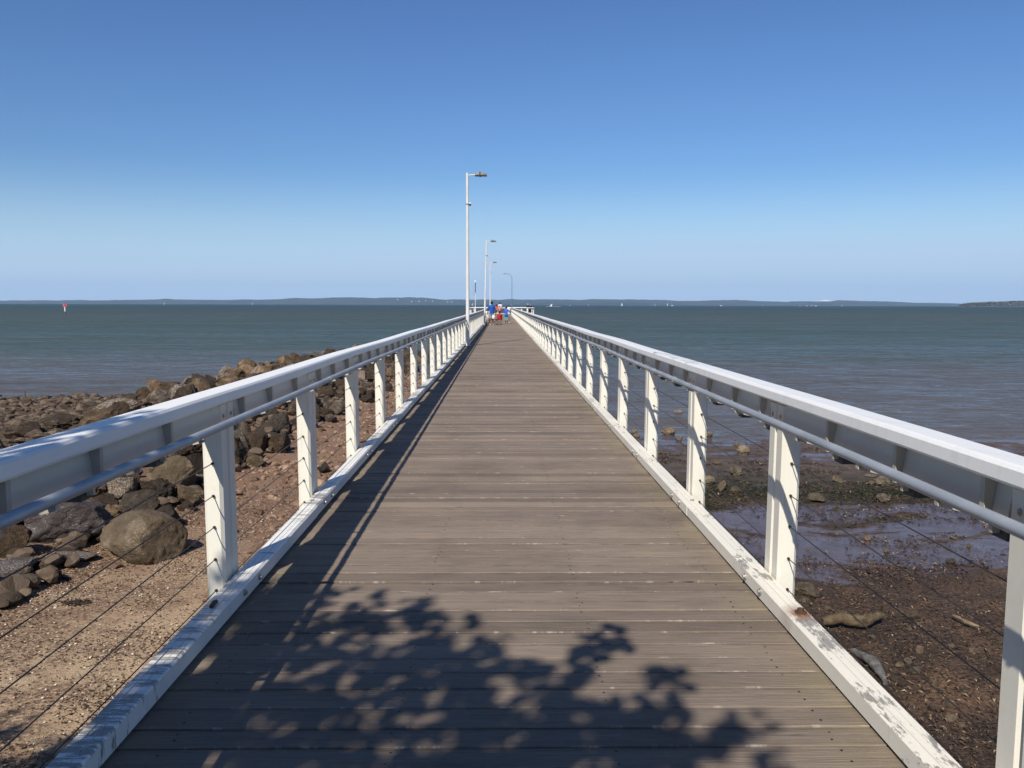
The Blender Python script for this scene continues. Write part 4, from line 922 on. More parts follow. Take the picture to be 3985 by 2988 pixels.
# ------------------------------------------------------------------ people and animals
SKIN = {}
def skin_mat(name, c):
    if name not in SKIN: SKIN[name] = plain(name, c, 0.55, 0, 0.08, 20)
    return SKIN[name]
def cloth(name, c, scale=30): return plain(name, c, 0.85, 0, 0.10, scale)
def grow(name, verts, edges, radii, mat, parent, root=0, sub=1):
    me = bpy.data.meshes.new(name); me.from_pydata([tuple(v) for v in verts], edges, [])
    o = link(name, me, mat, parent)
    md = o.modifiers.new('skin', 'SKIN'); md.use_smooth_shade = True
    sk = me.skin_vertices[0].data
    for i, r in enumerate(radii):
        sk[i].radius = (r, r) if not isinstance(r, tuple) else r
        sk[i].use_root = (i == root)
    o.modifiers.new('sub', 'SUBSURF').levels = sub; o.modifiers['sub'].render_levels = sub
    return o
def person(loc, rz, height, label, skin, hair, shirt=None, bottom=None, shoes=None, arms=((0.04, 0.02), (0.04, 0.02)), child=False, stride=0.0, lean=0.0, sleeve=0.55, leg=0.62, hat=None, ponytail=False, socks=None, band=None, hold=None, hair_len=0.0, skirt=False):
    """stands facing local +Y; arms = (outward, forward) offset of each wrist as a share of the height; one continuous body mesh, clothes as parts"""
    s = height / 1.75; root = tag(empty('person', loc, rz), label, 'person')
    V, E, Rr = [], [], []
    def add(p, r, frm=None):
        V.append(Vector(p) * s); Rr.append(r * s)
        if frm is not None: E.append((frm, len(V) - 1))
        return len(V) - 1
    sh = 0.165 if child else 0.185; hr = 1.12 if child else 1.0
    L = lambda z: lean * max(0, z - 0.9)
    pel = add((0, 0, 0.94), 0.125); waist = add((0, L(1.1), 1.10), 0.115, pel); ch = add((0, L(1.3) + 0.0, 1.32), 0.128, waist); nk = add((0, L(1.5), 1.485), 0.054, ch)
    jaw = add((0, L(1.58) + 0.015, 1.565), 0.070 * hr, nk); hd = add((0, L(1.65) + 0.012, 1.645), 0.090 * hr, jaw); add((0, L(1.7) + 0.0, 1.705), 0.060 * hr, hd)
    nose = add((0, L(1.65) + 0.118 * hr, 1.635), 0.013, hd)
    for q in (-1, 1): add((q * 0.098 * hr, L(1.65), 1.64), 0.018, hd)
    A = []
    for q, (out, fwd) in zip((-1, 1), arms):
        so_ = add((q * sh, L(1.42), 1.415), 0.058, ch)
        wx, wy = q * (sh + out * 1.75), fwd * 1.75 + L(1.0)
        wz = 1.415 - math.sqrt(max(0.02, 0.55 ** 2 - (out * 1.75) ** 2 - (fwd * 1.75) ** 2))
        el = add((q * (sh + out * 1.0 + 0.02), wy * 0.45 - 0.03, (1.415 + wz) / 2 - 0.01), 0.042, so_)
        wr = add((wx, wy, wz), 0.027, el); d = (V[wr] - V[el]).normalized()
        pm_ = add(tuple((V[wr] + d * 0.07 * s) / s), 0.032, wr)
        side = Vector((0, 1, 0)) if abs(d.y) < 0.8 else Vector((1, 0, 0))
        for k, ln in enumerate((0.062, 0.072, 0.068, 0.052)):
            b0 = V[pm_] / s + d * 0.018 + side * (k - 1.5) * 0.019; f1 = add(tuple(b0 + d * ln * 0.55), 0.0085, pm_)
            add(tuple(b0 + d * ln + Vector((-q * 0.02, 0, 0.006))), 0.0075, f1)
        th = add(tuple(V[wr] / s + d * 0.045 + side * 0.045), 0.0095, pm_); add(tuple(V[wr] / s + d * 0.075 + side * 0.058), 0.008, th)
        A.append((so_, el, wr))
    K = []
    for q in (-1, 1):
        hp = add((q * 0.088, 0, 0.87), 0.088, pel); kn = add((q * 0.095, q * stride * 0.5 + 0.015, 0.49), 0.056, hp)
        an = add((q * 0.098, q * stride, 0.095), 0.036, kn); add((q * 0.10, q * stride - 0.045, 0.035), 0.034, an); t1 = add((q * 0.108, q * stride + 0.09, 0.032), 0.036, an); add((q * 0.112, q * stride + 0.155, 0.026), 0.026, t1)
        K.append((hp, kn, an, t1))
    grow('body', V, E, Rr, skin_mat(*skin), root)
    P = [v.copy() for v in V]
    def loft_torso(bm, prof):
        n_ = 18; rs = []
        for z, rx, ry in prof: rs.append([bm.verts.new((rx * s * math.cos(a_), L(z) * s + ry * s * math.sin(a_) + 0.006 * s * noise.noise(Vector((a_ * 2, z * 9, height))), z * s)) for a_ in [2 * math.pi * k / n_ for k in range(n_)]])
        for r0, r1 in zip(rs, rs[1:]):
            for k in range(n_): bm.faces.new((r0[k], r0[(k + 1) % n_], r1[(k + 1) % n_], r1[k])).smooth = True
    # shirt: loose torso with two sleeves
    if shirt:
        bm = bmesh.new(); w_ = 0.92 if child else 1.0
        loft_torso(bm, [(0.83, 0.172 * w_, 0.142), (0.86, 0.174 * w_, 0.144), (0.98, 0.168 * w_, 0.142), (1.12, 0.165 * w_, 0.138), (1.27, 0.185 * w_, 0.148), (1.37, 0.200 * w_, 0.146), (1.425, 0.190 * w_, 0.122), (1.465, 0.120 * w_, 0.088), (1.495, 0.068, 0.068)])
        for so_, el, wr in A:
            inn = P[so_].lerp(P[ch] + Vector((0, 0, 0.10 * s)), 0.45)
            if sleeve <= 1: tube(bm, [inn, P[so_], P[so_].lerp(P[el], sleeve * 0.5), P[so_].lerp(P[el], sleeve)], [0.070 * s, 0.078 * s, 0.072 * s, 0.070 * s], 12, caps=False)
            else: tube(bm, [inn, P[so_], P[el], P[el].lerp(P[wr], sleeve - 1)], [0.070 * s, 0.076 * s, 0.056 * s, 0.046 * s], 12, caps=False)
        build('shirt', bm, shirt, root)
    # shorts / trousers
    if bottom:
        bm = bmesh.new(); loft_torso(bm, [(0.77, 0.150, 0.112), (0.82, 0.172, 0.134), (0.90, 0.172, 0.138), (1.00, 0.160, 0.134)])
        for hp, kn, an, t1 in K:
            if leg <= 1: tube(bm, [P[hp] + Vector((0, 0, 0.02 * s)), P[hp].lerp(P[kn], leg * 0.5), P[hp].lerp(P[kn], leg)], [0.098 * s, 0.096 * s, 0.098 * s], 14, caps=False)
            else: tube(bm, [P[hp] + Vector((0, 0, 0.02 * s)), P[hp].lerp(P[kn], 0.5), P[kn], P[kn].lerp(P[an], leg - 1)], [0.098 * s, 0.090 * s, 0.072 * s, 0.062 * s], 14, caps=False)
        so2 = build('shorts' if leg <= 1 else 'trousers', bm, bottom, root)
        if band:
            for hp, kn, an, t1 in K:
                bm = bmesh.new(); tube(bm, [P[hp].lerp(P[kn], leg * 0.62), P[hp].lerp(P[kn], leg * 1.02)], [0.101 * s, 0.102 * s], 14, caps=False); build('band', bm, band, so2)
    for hp, kn, an, t1 in K:
        if socks:
            bm = bmesh.new(); tube(bm, [P[an] - Vector((0, 0, 0.03 * s)), P[an].lerp(P[kn], 0.55)], [0.044 * s, 0.056 * s], 10); build('sock', bm, socks, root)
        if shoes:
            bm = bmesh.new(); c = (P[an] + P[t1]) / 2; ball(bm, (c.x, c.y + 0.005 * s, 0.042 * s), 0.05 * s, 2, (1.0, 2.8, 0.85)); build('shoe', bm, shoes, root)
    # hair
    bm = bmesh.new(); h0 = P[hd]
    ball(bm, h0 + Vector((0, -0.018 * s, 0.020 * s)), 0.108 * s * hr, 3, (1.0, 1.02, 1.02))
    for vv in bm.verts: vv.co += (vv.co - h0) * 0.10 * noise.noise(vv.co * 30)
    for vv in list(bm.verts):
        if vv.co.y > h0.y + 0.055 * s and vv.co.z < h0.z + 0.05 * s: bm.verts.remove(vv)
    if hair_len: tube(bm, [h0 + Vector((0, -0.07 * s, 0.02 * s)), h0 + Vector((0, -0.115 * s, -0.10 * s)), P[nk] + Vector((0, -0.16 * s, -hair_len * s))], [0.085 * s, 0.085 * s, 0.05 * s], 10)
    if ponytail: tube(bm, [h0 + Vector((0, -0.10 * s, 0.0)), h0 + Vector((0, -0.15 * s, -0.16 * s)), P[ch] + Vector((0, -0.16 * s, -0.02 * s)), P[waist] + Vector((0, -0.14 * s, 0.02 * s))], [0.04 * s, 0.05 * s, 0.04 * s, 0.015 * s], 8)
    build('hair', bm, hair, root, smooth=True)
    if hat:
        bm = bmesh.new(); ball(bm, h0 + Vector((0, 0, 0.045 * s)), 0.112 * s * hr, 2, (1.0, 1.05, 0.78)); kind, m_ = hat
        bw = 0.175 if kind == 'bucket' else 0.12
        n_ = 16; top = [bm.verts.new(h0 + Vector((0.11 * s * math.cos(a), 0.11 * s * math.sin(a), 0.045 * s))) for a in [2 * math.pi * k / n_ for k in range(n_)]]
        low = [bm.verts.new(h0 + Vector((bw * s * math.cos(a) if kind == 'bucket' else 0.115 * s * math.cos(a), (bw * s * math.sin(a)) if kind == 'bucket' else (0.115 if math.sin(a) < 0.3 else 0.20) * s * math.sin(a), 0.005 * s if kind == 'bucket' else 0.035 * s))) for a in [2 * math.pi * k / n_ for k in range(n_)]]
        for k in range(n_): bm.faces.new((top[k], top[(k + 1) % n_], low[(k + 1) % n_], low[k]))
        build('hat', bm, m_, root, smooth=True)
    # eyes and mouth
    bm = bmesh.new()
    for q in (-1, 1): ball(bm, h0 + Vector((q * 0.034 * s, 0.084 * s * hr, 0.012 * s)), 0.011 * s, 1)
    box(bm, h0.x - 0.022 * s, h0.x + 0.022 * s, h0.y + 0.074 * s, h0.y + 0.083 * s, P[jaw].z - 0.008 * s, P[jaw].z + 0.002 * s)
    build('eyes', bm, M['lamp_dark'], root)
    return root
BRN = ('brown_skin', (0.20, 0.105, 0.062)); TAN = ('tan_skin', (0.36, 0.21, 0.14)); FAIR = ('fair_skin', (0.50, 0.32, 0.235))
HB = cloth('black_hair', (0.012, 0.009, 0.008)); HD = cloth('dark_brown_hair', (0.035, 0.018, 0.011))
def spot(sx, sy): p = at_z(sx, sy, 0.0); return (p.x, p.y, 0)
# plaid shorts of the man in blue
def plaid():
    t = NT('plaid_shorts'); v = t.coord((22, 22, 22)); w1 = t.n('ShaderNodeTexWave', bands_direction='X'); w2 = t.n('ShaderNodeTexWave', bands_direction='Z')
    for w_ in (w1, w2): w_.inputs['Scale'].default_value = 0.9; t.l(v, w_.inputs[0])
    return t.done(t.mix(t.math('MULTIPLY', t.math('ADD', w1.outputs[1], w2.outputs[1]), 0.5), (0.07, 0.065, 0.085), (0.46, 0.43, 0.52)), 0.85)
WHITE = cloth('white_cotton', (0.72, 0.72, 0.72)); NAVY = cloth('navy_cotton', (0.012, 0.022, 0.075)); DARK = cloth('dark_cotton', (0.03, 0.026, 0.025))
person(spot(1913.5, 1264.5), R(4), 1.76, 'man in a blue shirt and plaid shorts next to a red camp chair', BRN, HB, cloth('blue_shirt', (0.004, 0.075, 0.32)), plaid(), WHITE, arms=((0.07, 0.08), (0.07, 0.08)), sleeve=0.95, leg=0.98)
person((-1.075, 66.2, 0), R(10), 1.20, 'small child in white with a long dark ponytail, beside the leaning lamp post', BRN, HB, WHITE, WHITE, DARK, arms=((0.05, 0.05), (0.05, 0.05)), child=True, sleeve=0.5, leg=0.9, ponytail=True)
person((-0.66, 119.5, 0), R(-6), 1.52, 'girl in a bright orange shirt with long dark hair near the far end', TAN, HB, cloth('orange_shirt', (0.62, 0.095, 0.025)), DARK, DARK, arms=((0.06, 0.04), (0.05, 0.02)), child=True, sleeve=0.6, leg=0.75, hair_len=0.06)
person((-0.22, 118.2, 0), R(4), 1.38, 'small girl in a pink shirt in front of the man with the navy cap', TAN, HB, cloth('pink_shirt', (0.62, 0.20, 0.25)), DARK, DARK, arms=((0.07, 0.03), (0.06, 0.02)), child=True, sleeve=0.55, leg=1.6)
person((-0.17, 121.6, 0), R(0), 1.82, 'man in a white T-shirt and navy cap, tallest at the far end of the pier', TAN, HB, WHITE, DARK, DARK, arms=((0.06, 0.03), (0.05, 0.02)), sleeve=0.6, leg=0.9, hat=('cap', NAVY))
boy = spot(1970.5, 1257.5)
person(boy, R(-8), 1.36, 'boy in a blue shirt and turquoise-banded blue shorts standing by a scooter', FAIR, HD, cloth('royal_blue_shirt', (0.035, 0.10, 0.46)), cloth('blue_shorts', (0.008, 0.075, 0.26)), DARK, arms=((0.06, 0.03), (0.13, 0.18)), child=True, sleeve=1.0, leg=0.95, socks=DARK, band=cloth('turquoise_band', (0.05, 0.40, 0.50)))
person((1.02, 116.5, 0), R(-14), 1.40, 'child in a white long-sleeved top reaching towards the right railing', BRN, HB, WHITE, WHITE, WHITE, arms=((0.05, 0.04), (0.20, 0.08)), child=True, sleeve=1.9, leg=1.9, lean=0.12)
person((4.15, YE + 2.6, 0), R(160), 1.66, 'person in a pale bucket hat leaning on the rail of the pier head', BRN, HB, DARK, DARK, DARK, arms=((0.02, 0.16), (0.02, 0.16)), sleeve=1.6, leg=1.9, lean=0.18, hat=('bucket', cloth('pale_hat', (0.42, 0.47, 0.52))))
person((4.52, YE + 3.4, 0), R(200), 1.60, 'person in dark clothes and blue-white cap beside the one in the bucket hat', TAN, HB, NAVY, DARK, DARK, arms=((0.02, 0.14), (0.02, 0.14)), sleeve=1.6, leg=1.9, lean=0.15, hat=('cap', cloth('blue_white_cap', (0.25, 0.36, 0.55))))

# dog: back towards the shore, head turned to the left rail
def dog(loc, rz, label):
    root = tag(empty('dog', loc, rz), label, 'dog'); V, E, Rr = [], [], []
    def add(p, r, frm=None):
        V.append(p); Rr.append(r)
        if frm is not None: E.append((frm, len(V) - 1))
        return len(V) - 1
    rump = add((0, -0.26, 0.47), 0.105); mid = add((0, -0.05, 0.47), 0.098, rump); chest = add((0, 0.20, 0.455), 0.125, mid)
    neck = add((-0.05, 0.34, 0.56), 0.078, chest); head = add((-0.11, 0.42, 0.64), 0.072, neck); muz = add((-0.20, 0.46, 0.61), 0.040, head); add((-0.27, 0.485, 0.595), 0.030, muz)
    for q in (-1, 1): e1 = add((-0.09 + q * 0.05, 0.40 - q * 0.02, 0.70), 0.022, head); add((-0.09 + q * 0.085, 0.385 - q * 0.03, 0.665), 0.016, e1)
    t1 = add((0, -0.37, 0.52), 0.028, rump); t2 = add((0.03, -0.48, 0.46), 0.022, t1); add((0.05, -0.56, 0.50), 0.012, t2)
    for q in (-1, 1):
        th = add((q * 0.085, -0.24, 0.38), 0.070, rump); kn = add((q * 0.095, -0.17, 0.275), 0.042, th); hk = add((q * 0.092, -0.30, 0.155), 0.024, kn); ft = add((q * 0.092, -0.275, 0.03), 0.023, hk); add((q * 0.092, -0.22, 0.022), 0.024, ft)
        sh_ = add((q * 0.085, 0.21, 0.37), 0.056, chest); eb = add((q * 0.088, 0.175, 0.265), 0.033, sh_); wr = add((q * 0.088, 0.20, 0.12), 0.023, eb); f2 = add((q * 0.088, 0.205, 0.03), 0.022, wr); add((q * 0.088, 0.25, 0.022), 0.024, f2)
    t = NT('tan_fur'); v = t.coord(); x = t.sep(); n_ = t.noise(v, 14, 5)
    col = t.ramp(n_, [(0.3, (0.42, 0.31, 0.18)), (0.7, (0.62, 0.50, 0.33))]); col = t.mix(t.mrange(x[0], -0.17, -0.22), col, (0.06, 0.045, 0.035)); col = t.mix(t.mrange(x[2], 0.16, 0.05), col, (0.66, 0.58, 0.46))
    grow('body', V, E, Rr, t.done(col, 0.8), root)
    bm = bmesh.new(); ball(bm, (-0.285, 0.49, 0.60), 0.018, 1); ball(bm, (-0.16, 0.375, 0.665), 0.012, 1); ball(bm, (-0.135, 0.485, 0.665), 0.012, 1); build('nose', bm, M['lamp_dark'], root)
    bm = bmesh.new(); tube(bm, [(-0.055 + 0.088 * math.cos(a), 0.335 + 0.06 * math.sin(a), 0.565 + 0.055 * math.sin(a)) for a in [k / 12 * 6.2832 for k in range(13)]], 0.012, 6, caps=False); build('collar', bm, DARK, root)
    return root
dp = spot(1902.5, 1263.0)
dog(dp, R(8), 'tan dog with a dark muzzle standing between the leaning lamp post and the man')

# red folding camp chair with a white bag on its arm
cp = spot(1934.5, 1264.6); ch = tag(empty('camp_chair', cp, R(48)), 'red folding camp chair with dark crossed legs beside the man in blue', 'chair', None)
bm = bmesh.new()
for q in (-1, 1):
    tube(bm, [(-0.25, q * 0.25, 0.02), (0.25, q * 0.24, 0.44)], 0.013, 7); tube(bm, [(0.25, q * 0.25, 0.02), (-0.25, q * 0.24, 0.44)], 0.013, 7)
    tube(bm, [(q * 0.25, -0.25, 0.02), (-q * 0.25, -0.24, 0.42)], 0.013, 7); tube(bm, [(q * 0.25, 0.25, 0.02), (-q * 0.25, 0.24, 0.42)], 0.013, 7)
    tube(bm, [(q * 0.26, 0.25, 0.02), (q * 0.26, 0.25, 0.60)], 0.014, 7); tube(bm, [(q * 0.26, -0.25, 0.02), (q * 0.26, -0.27, 0.86)], 0.014, 7)
    for y in (-0.25, 0.25): ball(bm, (q * 0.255, y, 0.022), 0.025, 1)
build('frame', bm, M['dark_steel'], ch)
RED = cloth('red_canvas', (0.55, 0.012, 0.016)); ORG = cloth('orange_canvas', (0.62, 0.13, 0.03))
def sheet(name, f, mat, parent, n=8, m=6, th=0.006):
    bm = bmesh.new(); g = [[bm.verts.new(f(i / n, j / m)) for j in range(m + 1)] for i in range(n + 1)]
    for i in range(n):
        for j in range(m): bm.faces.new((g[i][j], g[i + 1][j], g[i + 1][j + 1], g[i][j + 1])).smooth = True
    o = build(name, bm, mat, parent, recalc=True); md = o.modifiers.new('th', 'SOLIDIFY'); md.thickness = th; return o
sheet('seat', lambda u, v: (-0.25 + 0.5 * u, -0.25 + 0.5 * v, 0.44 - 0.07 * math.sin(u * math.pi) * math.sin(v * math.pi)), RED, ch)
sheet('backrest', lambda u, v: (-0.26 + 0.52 * u, -0.26 - 0.09 * math.sin(u * math.pi) - 0.02 * v, (0.50 - 0.10 * math.sin(u * math.pi)) + (0.36 + 0.03 * math.sin(u * math.pi)) * v), RED, ch)
for q in (-1, 1): sheet('armrest', lambda u, v: (q * (0.26 + (v - 0.5) * 0.07), -0.26 + 0.52 * u, 0.605 - 0.02 * math.sin(u * math.pi)), ORG, ch)
bag = tag(build('bag', (lambda b_: (ball(b_, (0, 0, 0), 0.16, 3, (0.8, 0.45, 1.0)), tube(b_, [(-0.07, 0, 0.12), (-0.03, 0, 0.24), (0.03, 0, 0.24), (0.07, 0, 0.12)], 0.010, 6), b_)[2])(bmesh.new()), cloth('white_canvas', (0.66, 0.66, 0.64)), smooth=True), 'white bag hanging between the man in blue and the red camp chair', 'bag')
bag.location = (cp[0] - 0.27, cp[1] - 0.12, 0.60)
for v in bag.data.vertices: v.co += v.co.normalized() * 0.02 * noise.noise(v.co * 12)

# scooters
def scooter(loc, rz, label, hb, mcol):
    root = tag(empty('scooter', loc, rz), label, 'scooter', None)
    bm = bmesh.new(); tube(bm, [(0, 0.02, 0.10), (0, -0.06, hb)], [0.020, 0.016], 8); build('stem', bm, mcol, root)
    bm = bmesh.new(); tube(bm, [(-0.20, -0.06, hb), (0.20, -0.06, hb)], 0.014, 8); hbar = build('handlebar', bm, mcol, root)
    for q in (-1, 1): bm = bmesh.new(); tube(bm, [(q * 0.12, -0.06, hb), (q * 0.225, -0.06, hb)], 0.02, 8); build('grip', bm, M['lamp_dark'], hbar)
    bm = bmesh.new(); sweep(bm, octagon(-0.055, 0.055, -0.52, 0.0, 0.02), [0.065, 0.085], axis='z'); build('deck', bm, M['lamp_body'], root)
    for y in (0.05, -0.58): bm = bmesh.new(); tube(bm, [(-0.018, y, 0.055), (0.018, y, 0.055)], 0.055, 16); build('wheel', bm, WHITE, root)
    return root
scooter((boy[0] + 0.235, boy[1] - 0.1, 0), R(180), 'small scooter with a dark stem and white wheel beside the boy in blue', 0.74, M['lamp_dark'])
scooter((1.20, 116.0, 0), R(150), 'far scooter held by the child in white by the right railing', 0.80, M['dark_steel'])

# ------------------------------------------------------------------ boats, channel marker, far shore
HULL = plain('white_hull', (0.78, 0.78, 0.78), 0.35); SAIL = plain('white_sail', (0.80, 0.80, 0.80), 0.8); DSAIL = plain('dark_sail', (0.10, 0.12, 0.16), 0.8); SPAR = plain('alloy_spar', (0.5, 0.5, 0.52), 0.4, 0.4)
def hull(bm, Lh, bw, fr):
    st = []
    for u, w_, k in ((0, 0.55, 0.0), (0.25, 0.95, -0.02), (0.55, 1.0, 0.0), (0.8, 0.66, 0.05), (1.0, 0.03, 0.16)):
        x = (u - 0.5) * Lh; b_ = bw * 0.5 * w_; z1 = fr * (1 + k * 2)
        st.append([bm.verts.new(p) for p in ((x, -b_, z1), (x, -b_ * 0.72, -0.1), (x, 0, -0.35 if u < 1 else 0.0), (x, b_ * 0.72, -0.1), (x, b_, z1))])
    for a, b_ in zip(st, st[1:]):
        for i in range(4): bm.faces.new((a[i], a[i + 1], b_[i + 1], b_[i]))
        bm.faces.new((a[4], a[0], b_[0], b_[4]))
    bm.faces.new(st[0])
def sail(bm, pts, belly):
    a, b_, c = [Vector(p) for p in pts]; n = 6; g = []
    for i in range(n + 1):
        row = []
        for j in range(n + 1 - i):
            u, v = i / n, j / n; p = a * (1 - u - v) + b_ * u + c * v; p.y += belly * math.sin(math.pi * min(1, u + v)) * math.sin(math.pi * (1 - u)); row.append(bm.verts.new(p))
        g.append(row)
    for i in range(n):
        for j in range(n - i):
            bm.faces.new((g[i][j], g[i + 1][j], g[i][j + 1])).smooth = True
            if j < n - i - 1: bm.faces.new((g[i + 1][j], g[i + 1][j + 1], g[i][j + 1])).smooth = True
def sailboat(sx, D, hm, Lh, rz, label, heel=0.0, jib=True, dark=False, main=True, kite=False, group=None):
    p = at_y(sx, 1184.5, D); root = tag(empty('sailboat', (p.x, D, SEA), rz), label, 'sailboat', group); root.rotation_euler = (heel, 0, rz)
    bm = bmesh.new(); hull(bm, Lh, Lh * 0.3, Lh * 0.11); build('hull', bm, HULL, root)
    bm = bmesh.new(); tube(bm, [(0.05 * Lh, 0, 0.2), (0.04 * Lh, 0, hm)], [0.09, 0.05], 6); tube(bm, [(0.05 * Lh, 0, hm * 0.16), (-0.42 * Lh, 0.1, hm * 0.17)], 0.06, 6); build('mast', bm, SPAR, root)
    if main: bm = bmesh.new(); sail(bm, [(0.03 * Lh, 0.05, hm * 0.18), (-0.42 * Lh, 0.25, hm * 0.18), (0.035 * Lh, 0.05, hm * 0.97)], 0.3); build('mainsail', bm, DSAIL if dark else SAIL, root)
    if jib: bm = bmesh.new(); sail(bm, [(0.48 * Lh, 0, hm * 0.10), (0.08 * Lh, 0.3, hm * 0.13), (0.06 * Lh, 0, hm * 0.88)], 0.3); build('jib', bm, SAIL, root)
    if kite: bm = bmesh.new(); sail(bm, [(0.75 * Lh, 0.2, hm * 0.12), (0.15 * Lh, 1.6, hm * 0.12), (0.06 * Lh, 0, hm * 1.0)], 1.6); build('spinnaker', bm, SAIL, root)
    return root
sailboat(640, 3300, 9.0, 7, 0.9, 'tiny white sail left of the pier, under the small hump in the hills', group=None, jib=False)
sailboat(982, 3300, 10.5, 8, 2.2, 'tiny sailing boat with two white sails left of the pier below the long ridge')
sailboat(1839, 2600, 9.5, 7, 0.4, 'white sail showing between the tallest lamp post and the dark-topped post', jib=False, heel=0.2)
sailboat(2145, 1500, 6.0, 6.0, 0.25, 'sailing boat leaning over with a trailing white wake, nearest boat right of the pier', heel=-0.0, jib=False).rotation_euler = (0.0, 0.38, 0.15)
sailboat(2219, 2600, 8.5, 7, 0.5, 'sailing boat with a dark sail just right of the leaning boat', jib=False, dark=True)
sailboat(2290, 2700, 7.5, 6, 1.0, 'small upright white sail second to the right of the leaning boat', jib=False)
sailboat(2420, 2600, 11.0, 9, 0.7, 'sailing boat with tall dark mainsail and white jib over open water right of the pier', kite=False)
sailboat(2537, 2800, 8.0, 5, 1.2, 'left one of a close pair of slim white sails', jib=False)
sailboat(2549, 2800, 8.0, 5, 2.2, 'right one of a close pair of slim white sails', jib=False)
sailboat(2597, 2700, 10.5, 8, 0.9, 'boat with a big bulging white spinnaker right of the pair of slim sails', kite=True)
sailboat(2968, 3300, 6.5, 6, 1.0, 'lone tiny sail far right of the spinnaker boat', jib=False)
sailboat(3159, 3400, 7.0, 6, 0.6, 'small sail among three white motor boats on the right horizon', jib=False)
sailboat(3276, 3500, 7.5, 6, 2.0, 'last faint sail before the wooded point on the right', jib=False)
def motorboat(sx, D, Lh, rz, label):
    p = at_y(sx, 1184.5, D); root = tag(empty('motorboat', (p.x, D, SEA), rz), label, 'motor boat', None)
    bm = bmesh.new(); hull(bm, Lh, Lh * 0.32, Lh * 0.14); build('hull', bm, HULL, root)
    bm = bmesh.new(); sweep(bm, [(-0.22 * Lh, 0.13 * Lh), (0.20 * Lh, 0.14 * Lh), (0.10 * Lh, 0.28 * Lh), (-0.2 * Lh, 0.29 * Lh)], [-0.11 * Lh, 0.11 * Lh]); ca = build('cabin', bm, HULL, root)
    bm = bmesh.new(); box(bm, -0.15 * Lh, 0.08 * Lh, -0.113 * Lh, 0.113 * Lh, 0.19 * Lh, 0.25 * Lh); build('window', bm, M['lamp_dark'], ca)
motorboat(2616, 2700, 8, 0.2, 'white motor boat close to the spinnaker boat')
motorboat(2806, 3000, 9, 0.1, 'white motor boat alone between the spinnaker boat and the lone tiny sail')
motorboat(3141, 3300, 8, 0.3, 'white motor boat left of the small sail on the right horizon')
motorboat(3175, 3300, 9, -0.2, 'white motor boat right of the small sail on the right horizon')
motorboat(3113, 3400, 6, 0.3, 'smallest white motor boat, leftmost of three on the right horizon')
mk = at_y(252, 1184.5, 255.0); mr = tag(empty('channel_marker', (mk.x, 255.0, SEA)), 'red box topmark on a white pile standing alone in the bay', 'channel marker')
bm = bmesh.new(); tube(bm, [(0, 0, -1.5), (0, 0, 1.15)], 0.15, 10); build('pile', bm, M['under_timber'], mr)
bm = bmesh.new(); tube(bm, [(0, 0, 1.1), (0, 0, 2.6)], 0.17, 10); build('white_pile', bm, HULL, mr)
bm = bmesh.new(); tube(bm, [(0, 0, 2.5), (0, 0, 3.5)], 0.24, 12); build('topmark', bm, plain('red_paint', (0.62, 0.03, 0.03), 0.5), mr)
for q in (-1, 1): bm = bmesh.new(); box(bm, q * 0.27, q * 0.50, -0.05, 0.05, 2.55, 3.38); build('panel', bm, plain('faded_red', (0.62, 0.14, 0.16), 0.5), mr)
p = ground_hit(97, 1548); p = at_z(97, 1556, SEA); bm = bmesh.new(); tube(bm, [(0, 0, -0.5), (0.02, 0, 0.1), (0.0, 0, 0.34)], [0.035, 0.03, 0.02], 7); ball(bm, (0.02, 0, 0.02), 0.07, 1, (1, 1, .7)); o = build('stake', bm, M['under_timber'], smooth=True); o.location = p; tag(o, 'dark stake poking out of the shallows left of the breakwater', 'stake')

# wooded point on the right: mangroves, one far mass of leaf clumps on low trunks
rnd = random.Random(9); V, F = [], []
pa = at_y(3772, 1184.5, 3000.0); pbx = at_y(4300, 1184.5, 3000.0).x
for i in range(5200):
    u = rnd.random(); x = pa.x + (pbx - pa.x) * u; edge = min(1, (x - pa.x) / 22.0)
    top = 1.85 * (7.4 + 5.0 * min(1, u * 2.2) + 1.6 * noise.noise(Vector((x * 0.05, 1, 2))) + 1.0 * noise.noise(Vector((x * 0.21, 5, 2)))) * (0.35 + 0.65 * math.sqrt(edge)); dep = rnd.random(); y = 3000 + dep * 80
    z = SEA + 0.2 + top * rnd.random() ** 0.6 * (1 - 0.15 * dep); r = rnd.uniform(1.0, 2.6); o = len(V)
    n_ = Vector((rnd.gauss(0, 1), rnd.gauss(-0.6, 1), rnd.gauss(0.4, 1))).normalized(); a = n_.orthogonal().normalized(); b_ = n_.cross(a)
    V += [tuple(Vector((x, y, z)) + (a * math.cos(t_) + b_ * math.sin(t_)) * r * rnd.uniform(0.6, 1.2) + n_ * rnd.uniform(-.3, .3)) for t_ in (0, 1.25, 2.5, 3.8, 5.0)]; F.append(tuple(range(o, o + 5)))
me = bpy.data.meshes.new('woods'); me.from_pydata(V, [], F)
t = NT('mangrove_leaf'); ps, _ = t.wpos(); m_ = t.n('ShaderNodeMapping'); m_.inputs['Scale'].default_value = (0.05, 0.02, 0.2); t.l(ps, m_.inputs[0])
tag(link('woods', me, t.done(t.ramp(t.noise(m_.outputs[0], 1.0, 5, 0.6), [(0.3, (0.028, 0.032, 0.012)), (0.5, (0.055, 0.058, 0.022)), (0.62, (0.085, 0.066, 0.038)), (0.75, (0.09, 0.10, 0.035))]), 0.8)), kind='stuff')
bm = bmesh.new(); pr = [(pa.x - 4, 0.0), (pa.x + 20, 0.5), (pbx, 0.9), (pbx, -1.0), (pa.x - 4, -1.0)]
